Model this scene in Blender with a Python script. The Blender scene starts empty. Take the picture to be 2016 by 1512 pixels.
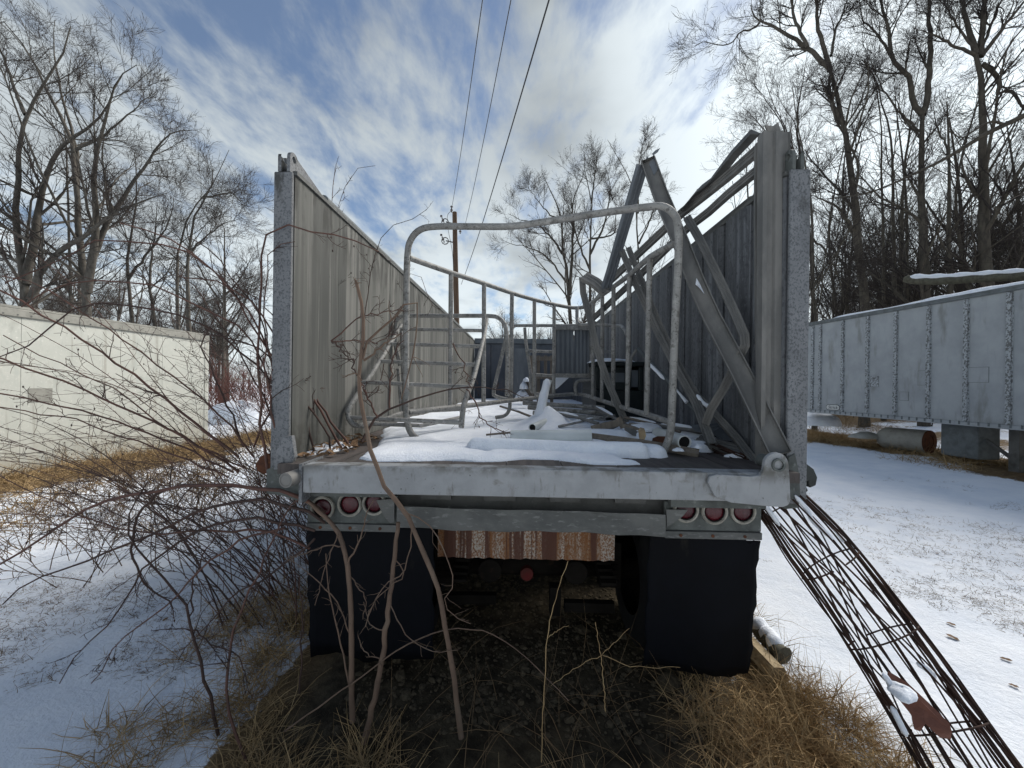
import bpy, math, random
import numpy as np
from mathutils import Vector, Matrix

# ------------------------------------------------------------------ camera, sky, sun, exposure
SC = bpy.context.scene
COL = SC.collection
RND = random.Random(7)
RG = np.random.default_rng(11)
PI = math.pi
F = 757.0                                   # focal length in pixels of the 2016 px wide photograph
CAMZ = 1.7
YAW, ROLL, PITCH = math.radians(1.29), math.radians(0.75), math.radians(0.0)
FW = Vector((-math.sin(YAW), math.cos(YAW), 0))
R0 = Vector((math.cos(YAW), math.sin(YAW), 0))
U0 = Vector((0, 0, 1))
RT = R0 * math.cos(ROLL) + U0 * math.sin(ROLL)
UP = -R0 * math.sin(ROLL) + U0 * math.cos(ROLL)
CAM = Vector((0, 0, CAMZ))
cd = bpy.data.cameras.new('camera')
cd.sensor_width = 36.0
cd.lens = 36.0 * F / 2016.0
cd.clip_start = 0.05
cd.clip_end = 3000
cam = bpy.data.objects.new('camera', cd)
COL.objects.link(cam)
m = Matrix((RT, UP, -FW)).transposed().to_4x4()
m.translation = CAM
cam.matrix_world = m
SC.camera = cam

def P(px, py, Y):
    """world point at depth Y (metres along the trailer axis) seen at photo pixel px, py"""
    d = FW + RT * ((px - 1008) / F) + UP * ((756 - py) / F)
    return CAM + d * (Y / d.y)

SUN_EL, SUN_AZ = math.radians(40), math.radians(50)      # azimuth measured from +Y towards +X
SUND = Vector((math.sin(SUN_AZ) * math.cos(SUN_EL), math.cos(SUN_AZ) * math.cos(SUN_EL), math.sin(SUN_EL)))
sl = bpy.data.lights.new('sun', 'SUN')
sl.energy = 2.7
sl.angle = math.radians(28)
sl.color = (1.0, 0.95, 0.88)
so = bpy.data.objects.new('sun', sl)
COL.objects.link(so)
so.rotation_euler = SUND.to_track_quat('Z', 'Y').to_euler()

W = bpy.data.worlds.new('World')
SC.world = W
W.use_nodes = True
wn, wl = W.node_tree.nodes, W.node_tree.links
wn.clear()
def wnode(t, **kw):
    n = wn.new(t)
    for k, v in kw.items():
        setattr(n, k, v)
    return n
def wmath(op, a, b=None, clamp=False):
    n = wnode('ShaderNodeMath', operation=op, use_clamp=clamp)
    for i, v in enumerate((a, b)):
        if v is None: continue
        if isinstance(v, (int, float)): n.inputs[i].default_value = v
        else: wl.new(v, n.inputs[i])
    return n.outputs[0]
def wramp(fac, lo, hi):
    n = wnode('ShaderNodeMapRange', interpolation_type='SMOOTHSTEP')
    wl.new(fac, n.inputs['Value'])
    n.inputs['From Min'].default_value, n.inputs['From Max'].default_value = lo, hi
    return n.outputs['Result']
sky = wnode('ShaderNodeTexSky', sky_type='NISHITA')
sky.sun_disc = False
sky.sun_elevation = SUN_EL
sky.sun_rotation = SUN_AZ
sky.air_density, sky.dust_density, sky.ozone_density = 1.0, 0.4, 2.5
tc = wnode('ShaderNodeTexCoord')
sx = wnode('ShaderNodeSeparateXYZ')
wl.new(tc.outputs['Generated'], sx.inputs[0])
X_, Y_, Z_ = sx.outputs
zz = wmath('ADD', wmath('MAXIMUM', Z_, 0.0), 0.16)
cu = wnode('ShaderNodeCombineXYZ')
wl.new(wmath('DIVIDE', X_, zz), cu.inputs[0])
wl.new(wmath('DIVIDE', Y_, zz), cu.inputs[1])
def wnoise(scale, detail, rough, dist, stretch, rot=0.0, off=(0, 0, 0)):
    mp = wnode('ShaderNodeMapping')
    wl.new(cu.outputs[0], mp.inputs['Vector'])
    mp.inputs['Rotation'].default_value = (0, 0, rot)
    mp.inputs['Scale'].default_value = stretch
    mp.inputs['Location'].default_value = off
    n = wnode('ShaderNodeTexNoise')
    wl.new(mp.outputs[0], n.inputs['Vector'])
    n.inputs['Scale'].default_value, n.inputs['Detail'].default_value = scale, detail
    n.inputs['Roughness'].default_value, n.inputs['Distortion'].default_value = rough, dist
    return n.outputs['Fac']
n1 = wnoise(1.15, 5, 0.55, 0.25, (1.0, 0.6, 1), 0.65, (3.1, 1.7, 0))
n2 = wnoise(5.0, 6, 0.62, 0.3, (1.0, 0.42, 1), 0.85, (0.4, 9.3, 0))
n3 = wnoise(1.5, 5, 0.5, 0.1, (1.0, 1.0, 1), 0.0, (7.7, 2.2, 0))
n4 = wnoise(9.0, 5, 0.6, 0.2, (1.0, 0.6, 1), 0.9, (2.4, 1.3, 0))
cov = wmath('ADD', wmath('ADD', wmath('MULTIPLY', n1, 0.36), wmath('MULTIPLY', n2, 0.40)), wmath('MULTIPLY', n4, 0.28))
# the cover thickens towards the sun's quarter of the sky
dt = wnode('ShaderNodeVectorMath', operation='DOT_PRODUCT')
wl.new(tc.outputs['Generated'], dt.inputs[0])
dt.inputs[1].default_value = SUND
glow = wramp(dt.outputs['Value'], 0.70, 1.0)
cov = wmath('ADD', cov, wmath('MULTIPLY', wramp(dt.outputs['Value'], 0.55, 0.98), 0.13))
cov = wmath('ADD', cov, wmath('SUBTRACT', wmath('MULTIPLY', wramp(Z_, 0.80, 0.15), 0.20), 0.10))
mask = wmath('ADD', 0.08, wmath('MULTIPLY', wramp(cov, 0.42, 0.62), 0.86))
br = wmath('ADD', wmath('ADD', 5.2, wmath('MULTIPLY', wramp(Z_, 0.60, 0.12), 3.0)), wmath('MULTIPLY', wmath('MULTIPLY', glow, glow), 5.0))
br = wmath('MULTIPLY', br, wmath('SUBTRACT', 1.0, wmath('MULTIPLY', wramp(n3, 0.48, 0.70), 0.34)))
cc = wnode('ShaderNodeMix', data_type='RGBA', blend_type='MULTIPLY')
cc.inputs['Factor'].default_value = 1.0
cc.inputs[6].default_value = (0.90, 0.985, 1.02, 1)
cb = wnode('ShaderNodeCombineColor')
for i in range(3): wl.new(br, cb.inputs[i])
wl.new(cb.outputs[0], cc.inputs[7])
mx = wnode('ShaderNodeMix', data_type='RGBA')
wl.new(mask, mx.inputs['Factor'])
wl.new(sky.outputs[0], mx.inputs[6])
wl.new(cc.outputs[2], mx.inputs[7])
bg = wnode('ShaderNodeBackground')
wl.new(mx.outputs[2], bg.inputs['Color'])
bg.inputs['Strength'].default_value = 0.055
ow = wnode('ShaderNodeOutputWorld')
wl.new(bg.outputs[0], ow.inputs[0])
vs = SC.view_settings
vs.view_transform = 'Standard'
try: vs.look = 'None'
except Exception: pass
vs.gamma = 1.0
vs.use_curve_mapping = False
vs.exposure = 1.1
SC.cycles.max_bounces = 6
SC.cycles.diffuse_bounces = 2
SC.cycles.use_denoising = True

# ------------------------------------------------------------------ helpers
def link(o, parent=None):
    COL.objects.link(o)
    if parent is not None:
        o.parent = parent
        if parent.parent is None and parent.type == 'EMPTY':
            o.matrix_parent_inverse = Matrix.Translation(-parent.location)
    return o
def tag(o, label=None, cat=None, group=None, kind=None):
    if label: o['label'] = label
    if cat: o['category'] = cat
    if group: o['group'] = group
    if kind: o['kind'] = kind
    return o
def thing(name, label, cat, loc=(0, 0, 0), group=None):
    o = bpy.data.objects.new(name, None)
    o.empty_display_size = 0.1
    o.location = loc
    COL.objects.link(o)
    return tag(o, label, cat, group)
def copy_tree(o, parent=None):
    c = o.copy()
    COL.objects.link(c)
    if parent is not None: c.parent = parent
    for ch in list(o.children): copy_tree(ch, c)
    return c

def mesh_arrays(name, V, Q, mats, smooth=True, idx=None):
    """fast mesh from arrays: V (n,3), Q (m,4) quads or (m,3) triangles"""
    me = bpy.data.meshes.new(name)
    V = np.asarray(V, np.float32).reshape(-1, 3)
    Q = np.asarray(Q, np.int32)
    me.vertices.add(len(V))
    me.vertices.foreach_set('co', V.ravel())
    k = Q.shape[1]
    me.loops.add(Q.size)
    me.loops.foreach_set('vertex_index', Q.ravel())
    me.polygons.add(len(Q))
    me.polygons.foreach_set('loop_start', np.arange(0, Q.size, k, dtype=np.int32))
    me.polygons.foreach_set('use_smooth', np.full(len(Q), smooth, dtype=bool))
    for mt in (mats if isinstance(mats, (list, tuple)) else [mats]): me.materials.append(mt)
    if idx is not None: me.polygons.foreach_set('material_index', np.asarray(idx, np.int32))
    me.update(calc_edges=True)
    return me
def obj_arrays(name, V, Q, mats, parent=None, smooth=True, idx=None):
    return link(bpy.data.objects.new(name, mesh_arrays(name, V, Q, mats, smooth, idx)), parent)

class MB:
    """collects shapes, then links them as ONE mesh object"""
    def __init__(s): s.v, s.f, s.mi, s.cur, s.sm = [], [], [], 0, []
    def add(s, vs, fs, smooth=False):
        b = len(s.v)
        s.v.extend([tuple(v) for v in vs])
        for f in fs:
            s.f.append(tuple(i + b for i in f)); s.mi.append(s.cur); s.sm.append(smooth)
    def box(s, x0, x1, y0, y1, z0, z1):
        vs = [(x, y, z) for z in (z0, z1) for y in (y0, y1) for x in (x0, x1)]
        s.add(vs, [(0, 2, 3, 1), (4, 5, 7, 6), (0, 1, 5, 4), (2, 6, 7, 3), (0, 4, 6, 2), (1, 3, 7, 5)])
    def obox(s, c, ax, half):
        c = Vector(c); a = [Vector(v).normalized() * h for v, h in zip(ax, half)]
        vs = [c + a[0] * i + a[1] * j + a[2] * k for k in (-1, 1) for j in (-1, 1) for i in (-1, 1)]
        s.add(vs, [(0, 2, 3, 1), (4, 5, 7, 6), (0, 1, 5, 4), (2, 6, 7, 3), (0, 4, 6, 2), (1, 3, 7, 5)])
    def bar(s, a, b, w, h, up=(0, 0, 1)):
        a, b = Vector(a), Vector(b); t = (b - a); L = t.length; t.normalize()
        u = t.cross(Vector(up))
        if u.length < 1e-4: u = t.cross(Vector((1, 0, 0)))
        u.normalize(); v = u.cross(t)
        s.obox((a + b) / 2, (t, u, v), (L / 2, w / 2, h / 2))
    def tube(s, pts, r, n=8, cap=True, inner=None):
        pts = [Vector(p) for p in pts]; K = len(pts)
        rs = r if isinstance(r, (list, tuple)) else [r] * K
        ref = None; rings = []
        for i, p in enumerate(pts):
            t = (pts[min(i + 1, K - 1)] - pts[max(i - 1, 0)]).normalized()
            if ref is None:
                ref = Vector((0, 0, 1)) if abs(t.z) < .9 else Vector((1, 0, 0))
                ref = (ref - t * ref.dot(t)).normalized()
            else:
                ref = (ref - t * ref.dot(t)).normalized()
            w = t.cross(ref)
            rings.append([p + (ref * math.cos(2 * PI * k / n) + w * math.sin(2 * PI * k / n)) * rs[i] for k in range(n)])
        vs = [v for rg in rings for v in rg]
        fs = [(i * n + k, i * n + (k + 1) % n, (i + 1) * n + (k + 1) % n, (i + 1) * n + k) for i in range(K - 1) for k in range(n)]
        s.add(vs, fs, True)
        if cap and inner is None:
            s.add(rings[0], [tuple(range(n))[::-1]]); s.add(rings[-1], [tuple(range(n))])
        if inner is not None:                       # open pipe: rim and inside wall
            q = inner
            for e, rg in ((0, rings[0]), (-1, rings[-1])):
                inn = [pts[e] + (v - pts[e]) * q for v in rg]
                s.add(list(rg) + inn, [(k, (k + 1) % n, n + (k + 1) % n, n + k) for k in range(n)])
            a = [pts[0] + (v - pts[0]) * q for v in rings[0]]; b = [pts[-1] + (v - pts[-1]) * q for v in rings[-1]]
            s.add(a + b, [(k, n + k, n + (k + 1) % n, (k + 1) % n) for k in range(n)], True)
    def sweep(s, pts, prof, nrm, roll=None):
        """closed 2-D outline prof [(u,v)] swept along pts; v points along nrm"""
        pts = [Vector(p) for p in pts]; K = len(pts); n = len(prof); vs = []
        for i, p in enumerate(pts):
            t = (pts[min(i + 1, K - 1)] - pts[max(i - 1, 0)]).normalized()
            nn = Vector(nrm[i] if isinstance(nrm, list) else nrm)
            v = (nn - t * nn.dot(t)).normalized(); u = t.cross(v)
            if roll: 
                a = roll[i]; u, v = u * math.cos(a) + v * math.sin(a), v * math.cos(a) - u * math.sin(a)
            vs += [p + u * a + v * b for a, b in prof]
        fs = [(i * n + k, i * n + (k + 1) % n, (i + 1) * n + (k + 1) % n, (i + 1) * n + k) for i in range(K - 1) for k in range(n)]
        s.add(vs, fs)
        s.add(vs[:n], [tuple(range(n))[::-1]]); s.add(vs[-n:], [tuple(range(n))])
    def prism(s, poly, d):
        """planar polygon (3-D points) thickened by vector d"""
        poly = [Vector(p) for p in poly]; d = Vector(d); n = len(poly)
        s.add(poly + [p + d for p in poly], [tuple(range(n)), tuple(range(n, 2 * n))[::-1]] + [(k, n + k, n + (k + 1) % n, (k + 1) % n) for k in range(n)])
    def ring(s, c, ax, r0, r1, d, n=24, a0=0, a1=2 * PI):
        """flat ring r0..r1 around c, axis ax, thickness d"""
        ax = Vector(ax).normalized(); u = ax.orthogonal().normalized(); w = ax.cross(u); c = Vector(c)
        full = abs(a1 - a0 - 2 * PI) < 1e-6; N = n if full else n + 1; vs = []
        for k in range(N):
            a = a0 + (a1 - a0) * k / n; e = u * math.cos(a) + w * math.sin(a)
            vs += [c + e * r0, c + e * r1, c + e * r1 + ax * d, c + e * r0 + ax * d]
        fs = []
        for k in range(n):
            i, j = 4 * k, 4 * ((k + 1) % N)
            fs += [(i, j, j + 1, i + 1), (i + 1, j + 1, j + 2, i + 2), (i + 2, j + 2, j + 3, i + 3), (i + 3, j + 3, j, i)]
        s.add(vs, fs)
    def disc(s, c, ax, r, d, n=24, dome=0.0):
        ax = Vector(ax).normalized(); u = ax.orthogonal().normalized(); w = ax.cross(u); c = Vector(c)
        ringv = lambda rr, h: [c + (u * math.cos(2 * PI * k / n) + w * math.sin(2 * PI * k / n)) * rr + ax * h for k in range(n)]
        lay = [ringv(r, 0), ringv(r, d), ringv(r * .75, d + dome * .45), ringv(r * .4, d + dome * .85)]
        vs = [v for l in lay for v in l] + [c + ax * (d + dome)]
        fs = [(i * n + k, i * n + (k + 1) % n, (i + 1) * n + (k + 1) % n, (i + 1) * n + k) for i in range(3) for k in range(n)]
        fs += [(3 * n + k, 3 * n + (k + 1) % n, 4 * n) for k in range(n)]
        s.add(vs, fs, True)
    def build(s, name, mats, parent=None, bevel=0.0, label=None):
        me = bpy.data.meshes.new(name)
        me.from_pydata(s.v, [], s.f)
        for mt in (mats if isinstance(mats, (list, tuple)) else [mats]): me.materials.append(mt)
        me.polygons.foreach_set('material_index', s.mi)
        me.polygons.foreach_set('use_smooth', s.sm)
        me.update()
        o = link(bpy.data.objects.new(name, me), parent)
        if bevel:
            b = o.modifiers.new('bevel', 'BEVEL'); b.width = bevel; b.segments = 2; b.limit_method = 'ANGLE'
        if label: o['label'] = label
        return o

def smooth_path(pts, n=6):
    """Catmull-Rom through 3-D control points"""
    p = [Vector(q) for q in pts]
    if len(p) < 3: return p
    q = [p[0] * 2 - p[1]] + p + [p[-1] * 2 - p[-2]]
    out = []
    for i in range(1, len(q) - 2):
        for k in range(n):
            t = k / n
            out.append(0.5 * ((2 * q[i]) + (q[i + 1] - q[i - 1]) * t + (2 * q[i - 1] - 5 * q[i] + 4 * q[i + 1] - q[i + 2]) * t * t + (3 * q[i] - q[i - 1] - 3 * q[i + 1] + q[i + 2]) * t ** 3))
    out.append(p[-1])
    return out

# ---- many tubes at once
def tubes_arrays(groups, sides):
    """groups: list of (P (N,K,3), R (N,K)); returns verts, quads"""
    VV, QQ, base = [], [], 0
    for (Pn, Rn), S in zip(groups, sides):
        N, K, _ = Pn.shape
        if N == 0: continue
        if S == 1:                                  # finest twigs and blades: one ribbon each
            T = Pn[:, -1] - Pn[:, 0]; v = np.stack([np.sin(np.arange(N) * 2.4), np.cos(np.arange(N) * 1.7), np.sin(np.arange(N) * .9 + 1)], 1)
            A = np.cross(T, v); A /= np.linalg.norm(A, axis=1, keepdims=True) + 1e-9
            V = np.stack([Pn - A[:, None] * Rn[..., None] * 1.2, Pn + A[:, None] * Rn[..., None] * 1.2], 2)
            idx = np.arange(N * K * 2).reshape(N, K, 2) + base
            Q = np.stack([idx[:, :-1, 0], idx[:, :-1, 1], idx[:, 1:, 1], idx[:, 1:, 0]], -1).reshape(-1, 4)
            VV.append(V.reshape(-1, 3)); QQ.append(Q); base += N * K * 2; continue
        T = np.empty_like(Pn); T[:, 1:-1] = Pn[:, 2:] - Pn[:, :-2]; T[:, 0] = Pn[:, 1] - Pn[:, 0]; T[:, -1] = Pn[:, -1] - Pn[:, -2]
        T /= np.linalg.norm(T, axis=2, keepdims=True) + 1e-9
        D = Pn[:, -1] - Pn[:, 0]
        ref = np.zeros((N, 3)); ref[np.arange(N), np.argmin(np.abs(D), axis=1)] = 1
        A = np.cross(T, ref[:, None, :]); A /= np.linalg.norm(A, axis=2, keepdims=True) + 1e-9
        B = np.cross(T, A)
        th = np.arange(S) * 2 * PI / S
        V = Pn[:, :, None, :] + Rn[:, :, None, None] * (A[:, :, None, :] * np.cos(th)[None, None, :, None] + B[:, :, None, :] * np.sin(th)[None, None, :, None])
        idx = np.arange(N * K * S).reshape(N, K, S) + base
        a = idx[:, :-1, :]; b = idx[:, 1:, :]
        Q = np.stack([a, np.roll(a, -1, 2), np.roll(b, -1, 2), b], axis=-1).reshape(-1, 4)
        VV.append(V.reshape(-1, 3)); QQ.append(Q); base += N * K * S
    return np.concatenate(VV), np.concatenate(QQ)

def resample(pts, rad, K):
    p = np.array([tuple(q) for q in smooth_path(pts, 5)], float)
    d = np.r_[0, np.cumsum(np.linalg.norm(np.diff(p, axis=0), axis=1))]
    t = np.linspace(0, d[-1], K)
    out = np.stack([np.interp(t, d, p[:, i]) for i in range(3)], 1)
    return out, np.interp(np.linspace(0, 1, K), np.linspace(0, 1, len(rad)), rad)

def spawn(Pn, Rn, rng, m, tmin, tmax, ang, ratio, K, wander, up, rs, rmin=0.002, taper=0.35, lmin=0.0, shrink=0.65):
    N, K0, _ = Pn.shape
    t = rng.uniform(tmin, tmax, (N, m)); fi = t * (K0 - 1); i0 = np.minimum(fi.astype(int), K0 - 2); fr = fi - i0
    ii = np.arange(N)[:, None]
    a, b = Pn[ii, i0], Pn[ii, i0 + 1]
    pos = a + (b - a) * fr[..., None]
    tan = b - a; tan /= np.linalg.norm(tan, axis=2, keepdims=True) + 1e-9
    L = np.linalg.norm(np.diff(Pn, axis=1), axis=2).sum(1)
    v = rng.normal(size=(N, m, 3)); v -= (v * tan).sum(2, keepdims=True) * tan
    v /= np.linalg.norm(v, axis=2, keepdims=True) + 1e-9
    an = (ang + rng.normal(0, 0.2, (N, m)))[..., None]
    d = np.cos(an) * tan + np.sin(an) * v; d[..., 2] += up; d /= np.linalg.norm(d, axis=2, keepdims=True)
    ln = np.maximum(L[:, None] * ratio * (1 - shrink * t) * rng.uniform(.55, 1.25, (N, m)), lmin)
    r = Rn[ii, i0] * (1 - fr) + Rn[ii, i0 + 1] * fr
    r = np.maximum(np.minimum(r * rs, ln * 0.03 + rmin), rmin)
    M = N * m
    pos, d, ln, r = pos.reshape(M, 3), d.reshape(M, 3), ln.reshape(M), r.reshape(M)
    out = np.empty((M, K, 3)); out[:, 0] = pos
    for k in range(1, K):
        d = d + rng.normal(0, wander, (M, 3)); d[:, 2] += up * 0.35
        d /= np.linalg.norm(d, axis=1, keepdims=True)
        out[:, k] = out[:, k - 1] + d * (ln / (K - 1))[:, None]
    R = r[:, None] * np.linspace(1, taper, K)[None, :]
    return out, R

# ---- node materials
def mat(name, base, var=None, scale=6.0, stretch=(1, 1, 1), lo=.35, hi=.7, rough=.75, metal=0.0, bump=.15, bscale=60.0,
        layers=(), spec=0.3, detail=8):
    """base colour mixed with var by noise; layers: (colour, scale, stretch, lo, hi[, strength]) laid over it"""
    m = bpy.data.materials.new(name); m.use_nodes = True
    nt = m.node_tree; N, L = nt.nodes, nt.links
    bs = N['Principled BSDF']
    bs.inputs['Roughness'].default_value = rough
    bs.inputs['Metallic'].default_value = metal
    bs.inputs['Specular IOR Level'].default_value = spec
    tcn = N.new('ShaderNodeTexCoord')
    def noise(sc, st, det=detail, off=0.0):
        mp = N.new('ShaderNodeMapping'); mp.inputs['Scale'].default_value = st; mp.inputs['Location'].default_value = (off, off * 1.3, off * .7)
        L.new(tcn.outputs['Object'], mp.inputs['Vector'])
        n = N.new('ShaderNodeTexNoise'); n.inputs['Scale'].default_value = sc; n.inputs['Detail'].default_value = det
        n.inputs['Roughness'].default_value = .62
        L.new(mp.outputs[0], n.inputs['Vector']); return n.outputs['Fac']
    def rng_(v, a, b, s=1.0):
        n = N.new('ShaderNodeMapRange'); n.interpolation_type = 'SMOOTHSTEP'; L.new(v, n.inputs['Value'])
        n.inputs['From Min'].default_value, n.inputs['From Max'].default_value, n.inputs['To Max'].default_value = a, b, s
        return n.outputs['Result']
    def c4(c): return (*c, 1)
    mixn = N.new('ShaderNodeMix'); mixn.data_type = 'RGBA'
    mixn.inputs[6].default_value = c4(base); mixn.inputs[7].default_value = c4(var if var else [x * .75 for x in base])
    L.new(rng_(noise(scale, stretch), lo, hi), mixn.inputs['Factor'])
    cur = mixn.outputs[2]
    for i, ly in enumerate(layers):
        c, sc, st, a, b = ly[:5]; s = ly[5] if len(ly) > 5 else 1.0
        x = N.new('ShaderNodeMix'); x.data_type = 'RGBA'; x.inputs[7].default_value = c4(c)
        fo = rng_(noise(sc, st, off=3.7 * (i + 1)), a, b, s)
        if len(ly) > 6:                              # stain confined to a height band z0..z1, its edge broken by the noise
            sp = N.new('ShaderNodeSeparateXYZ'); L.new(tcn.outputs['Object'], sp.inputs[0])
            mu = N.new('ShaderNodeMath'); mu.operation = 'MULTIPLY'; L.new(fo, mu.inputs[0]); L.new(rng_(sp.outputs[2], ly[6][0], ly[6][1]), mu.inputs[1]); fo = mu.outputs[0]
        L.new(fo, x.inputs['Factor']); L.new(cur, x.inputs[6]); cur = x.outputs[2]
    L.new(cur, bs.inputs['Base Color'])
    if bump:
        b = N.new('ShaderNodeBump'); b.inputs['Strength'].default_value = bump; b.inputs['Distance'].default_value = .01
        L.new(noise(bscale, (1, 1, 1), 5), b.inputs['Height']); L.new(b.outputs[0], bs.inputs['Normal'])
    return m
# ------------------------------------------------------------------ materials
ALU = mat('weathered_aluminium', (.185, .18, .168), (.125, .124, .118), 7, (1, 1, .4), .4, .62, rough=.62, metal=.0, bump=.12, bscale=160,
          layers=[((.16, .165, .16), 90, (1, 1, 1), .56, .70, .45), ((.12, .12, .11), 3.0, (1, 1, 1), .60, .75, .5)])
BEAMM = mat('grey_steel_beam', (.31, .32, .328), (.25, .26, .267), 7, rough=.65, bump=.12, bscale=140,
          layers=[((.30, .315, .32), 45, (1, 1, 1), .5, .75, .6), ((.15, .14, .12), 5.0, (1, 1, 2.0), .62, .74, .75), ((.10, .07, .05), 3.2, (1, 1, .5), .64, .74, .65), ((.09, .085, .07), 11, (1, 1, .9), .44, .62, .8, (1.235, 1.300)), ((.12, .11, .095), 26, (1, 1, .25), .56, .68, .6), ((.05, .045, .04), 30, (1, 1, 1), .66, .72, .9)])
SPECK = mat('pitted_galvanised_steel', (.195, .202, .21), (.14, .146, .153), 5, rough=.7, bump=.2, bscale=120,
          layers=[((.075, .08, .086), 110, (1, 1, .8), .49, .60, .8), ((.27, .28, .29), 120, (1, 1, 1), .60, .70, .45), ((.04, .04, .036), 14, (1, 1, .4), .48, .62, .85, (2.45, 2.80)), ((.05, .05, .045), 2.6, (1, 1, .6), .62, .76, .7)])
WALLL = mat('grey_panel_streaked', (.115, .116, .106), (.075, .077, .071), 3, (1, 1.6, .04), .42, .58, rough=.75, bump=.05, bscale=90,
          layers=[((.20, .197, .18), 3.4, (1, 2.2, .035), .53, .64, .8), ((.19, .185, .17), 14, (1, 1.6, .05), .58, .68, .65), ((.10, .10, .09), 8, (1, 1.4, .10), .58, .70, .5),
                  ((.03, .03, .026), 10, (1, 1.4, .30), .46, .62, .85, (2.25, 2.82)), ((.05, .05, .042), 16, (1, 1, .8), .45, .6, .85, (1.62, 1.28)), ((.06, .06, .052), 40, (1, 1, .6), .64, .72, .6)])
WALLR = mat('dark_grey_panel_streaked', (.125, .13, .137), (.07, .074, .08), 5, (1, 2.2, .06), .40, .60, rough=.7, bump=.25, bscale=70,
          layers=[((.22, .23, .242), 7, (1, 2.0, .08), .54, .66, .7), ((.20, .21, .22), 60, (1, 1, .5), .54, .66, .45), ((.05, .053, .057), 50, (1, 1, .6), .52, .64, .65), ((.05, .05, .05), 5, (1, 1, .2), .58, .7, .6)])
GALV = mat('galvanised_tube', (.27, .266, .25), (.19, .187, .176), 10, rough=.6, bump=.15, bscale=150,
          layers=[((.38, .37, .345), 18, (1, 1, 1), .50, .66, .75), ((.10, .095, .085), 28, (1, 1, 1), .55, .63, .75), ((.06, .055, .05), 75, (1, 1, 1), .58, .66, .85)])
STEELD = mat('dark_dirty_steel', (.13, .13, .125), (.085, .085, .08), 6, rough=.8, bump=.2, bscale=90, layers=[((.25, .25, .24), 26, (1, 1, 1), .6, .72, .5), ((.05, .045, .04), 4, (1, 1, 1), .55, .7, .7)])
UNDER = mat('underbody_grime_shade', (.016, .014, .012), (.010, .009, .008), 6, rough=.95, bump=.2, bscale=60, spec=.05, layers=[((.035, .022, .016), 12, (1, 1, 1), .58, .72, .6)])  # grime darkened to near black to put the underside's shade into its colour
BUMPM = mat('bumper_steel', (.125, .128, .122), (.08, .083, .08), 5, (1, 1, 1.6), rough=.75, bump=.2, bscale=90,
          layers=[((.22, .222, .215), 34, (.5, 1, 1.6), .54, .66, .6), ((.05, .05, .045), 4, (1, 1, 2.5), .55, .75, .6)])
RUST = mat('rust', (.13, .055, .03), (.07, .035, .025), 9, rough=.9, bump=.35, bscale=90, layers=[((.20, .085, .035), 24, (1, 1, 1), .55, .7, .7)], spec=.1)
RUSTROD = mat('rusted_rod', (.060, .034, .026), (.030, .021, .019), 9, rough=.85, bump=.2, bscale=120, spec=.15)
RUSTPLATE = mat('rust_streaked_paint', (.44, .40, .35), (.22, .12, .065), 6, (2.4, 1, .16), .44, .60, rough=.85, bump=.3, bscale=70,
          layers=[((.22, .095, .04), 110, (1, 1, .7), .47, .53, .85), ((.10, .05, .038), 3.4, (3.0, 1, .08), .52, .56, .95), ((.17, .15, .12), 4.1, (3.0, 1, .08), .60, .63, .9), ((.09, .04, .028), 150, (1, 1, .7), .57, .63, .8)], spec=.1)
RUBBER = mat('mud_flap_rubber', (.0028, .0034, .005), (.004, .005, .008), 3, rough=.7, bump=.08, bscale=30, layers=[((.012, .014, .019), 5, (1, 1, .2), .58, .8, .6), ((.035, .032, .026), 3.2, (1.4, 1, .5), .64, .76, .55)], spec=.12)
TYRE = mat('tyre_rubber', (.012, .012, .013), (.02, .02, .02), 5, rough=.85, bump=.2, bscale=40, spec=.2)
REDHUB = mat('red_paint_rusted', (.16, .02, .02), (.08, .025, .02), 9, rough=.7)
RED = mat('red_lens', (.06, .006, .011), (.035, .005, .009), 10, rough=.22, bump=.25, bscale=240, spec=.5)
REDB = mat('red_lens_bright', (.085, .007, .012), (.05, .005, .009), 10, rough=.22, bump=.25, bscale=240, spec=.5)
BEZEL = mat('cream_bezel', (.36, .345, .30), (.18, .17, .145), 22, rough=.6, layers=[((.10, .09, .08), 40, (1, 1, 1), .62, .7, .8)])
BLACK = mat('black_gasket_pipe_shade', (.008, .008, .008), rough=.9, bump=0)
DECKM = mat('worn_deck_wood', (.10, .085, .078), (.055, .048, .045), 4, (6, .8, 1), rough=.8, bump=.2, bscale=80, layers=[((.14, .125, .115), 9, (1, 1, 1), .58, .74, .5), ((.075, .08, .06), 3, (1, 1, 1), .56, .7, .5)])
SNOW = mat('snow', (.84, .875, .92), (.76, .80, .87), 9, rough=.85, bump=.8, bscale=85, spec=.2, layers=[((.90, .92, .95), 30, (1, 1, 1), .5, .7, .5)])
PVC = mat('white_pvc', (.62, .65, .64), (.52, .55, .54), 5, rough=.45, bump=.05)
WOODG = mat('weathered_timber', (.21, .18, .145), (.14, .12, .10), 6, (6, 6, 1), rough=.85, bump=.25)
WOODY = mat('broken_timber', (.42, .33, .20), (.25, .18, .11), 14, rough=.85, bump=.3)
RUSTWOOD = mat('red_brown_board', (.155, .065, .045), (.10, .045, .035), 8, (1, 1, 1), rough=.85, bump=.35, bscale=60, layers=[((.24, .12, .09), 30, (.4, 1, 1), .55, .7, .5)])
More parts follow.
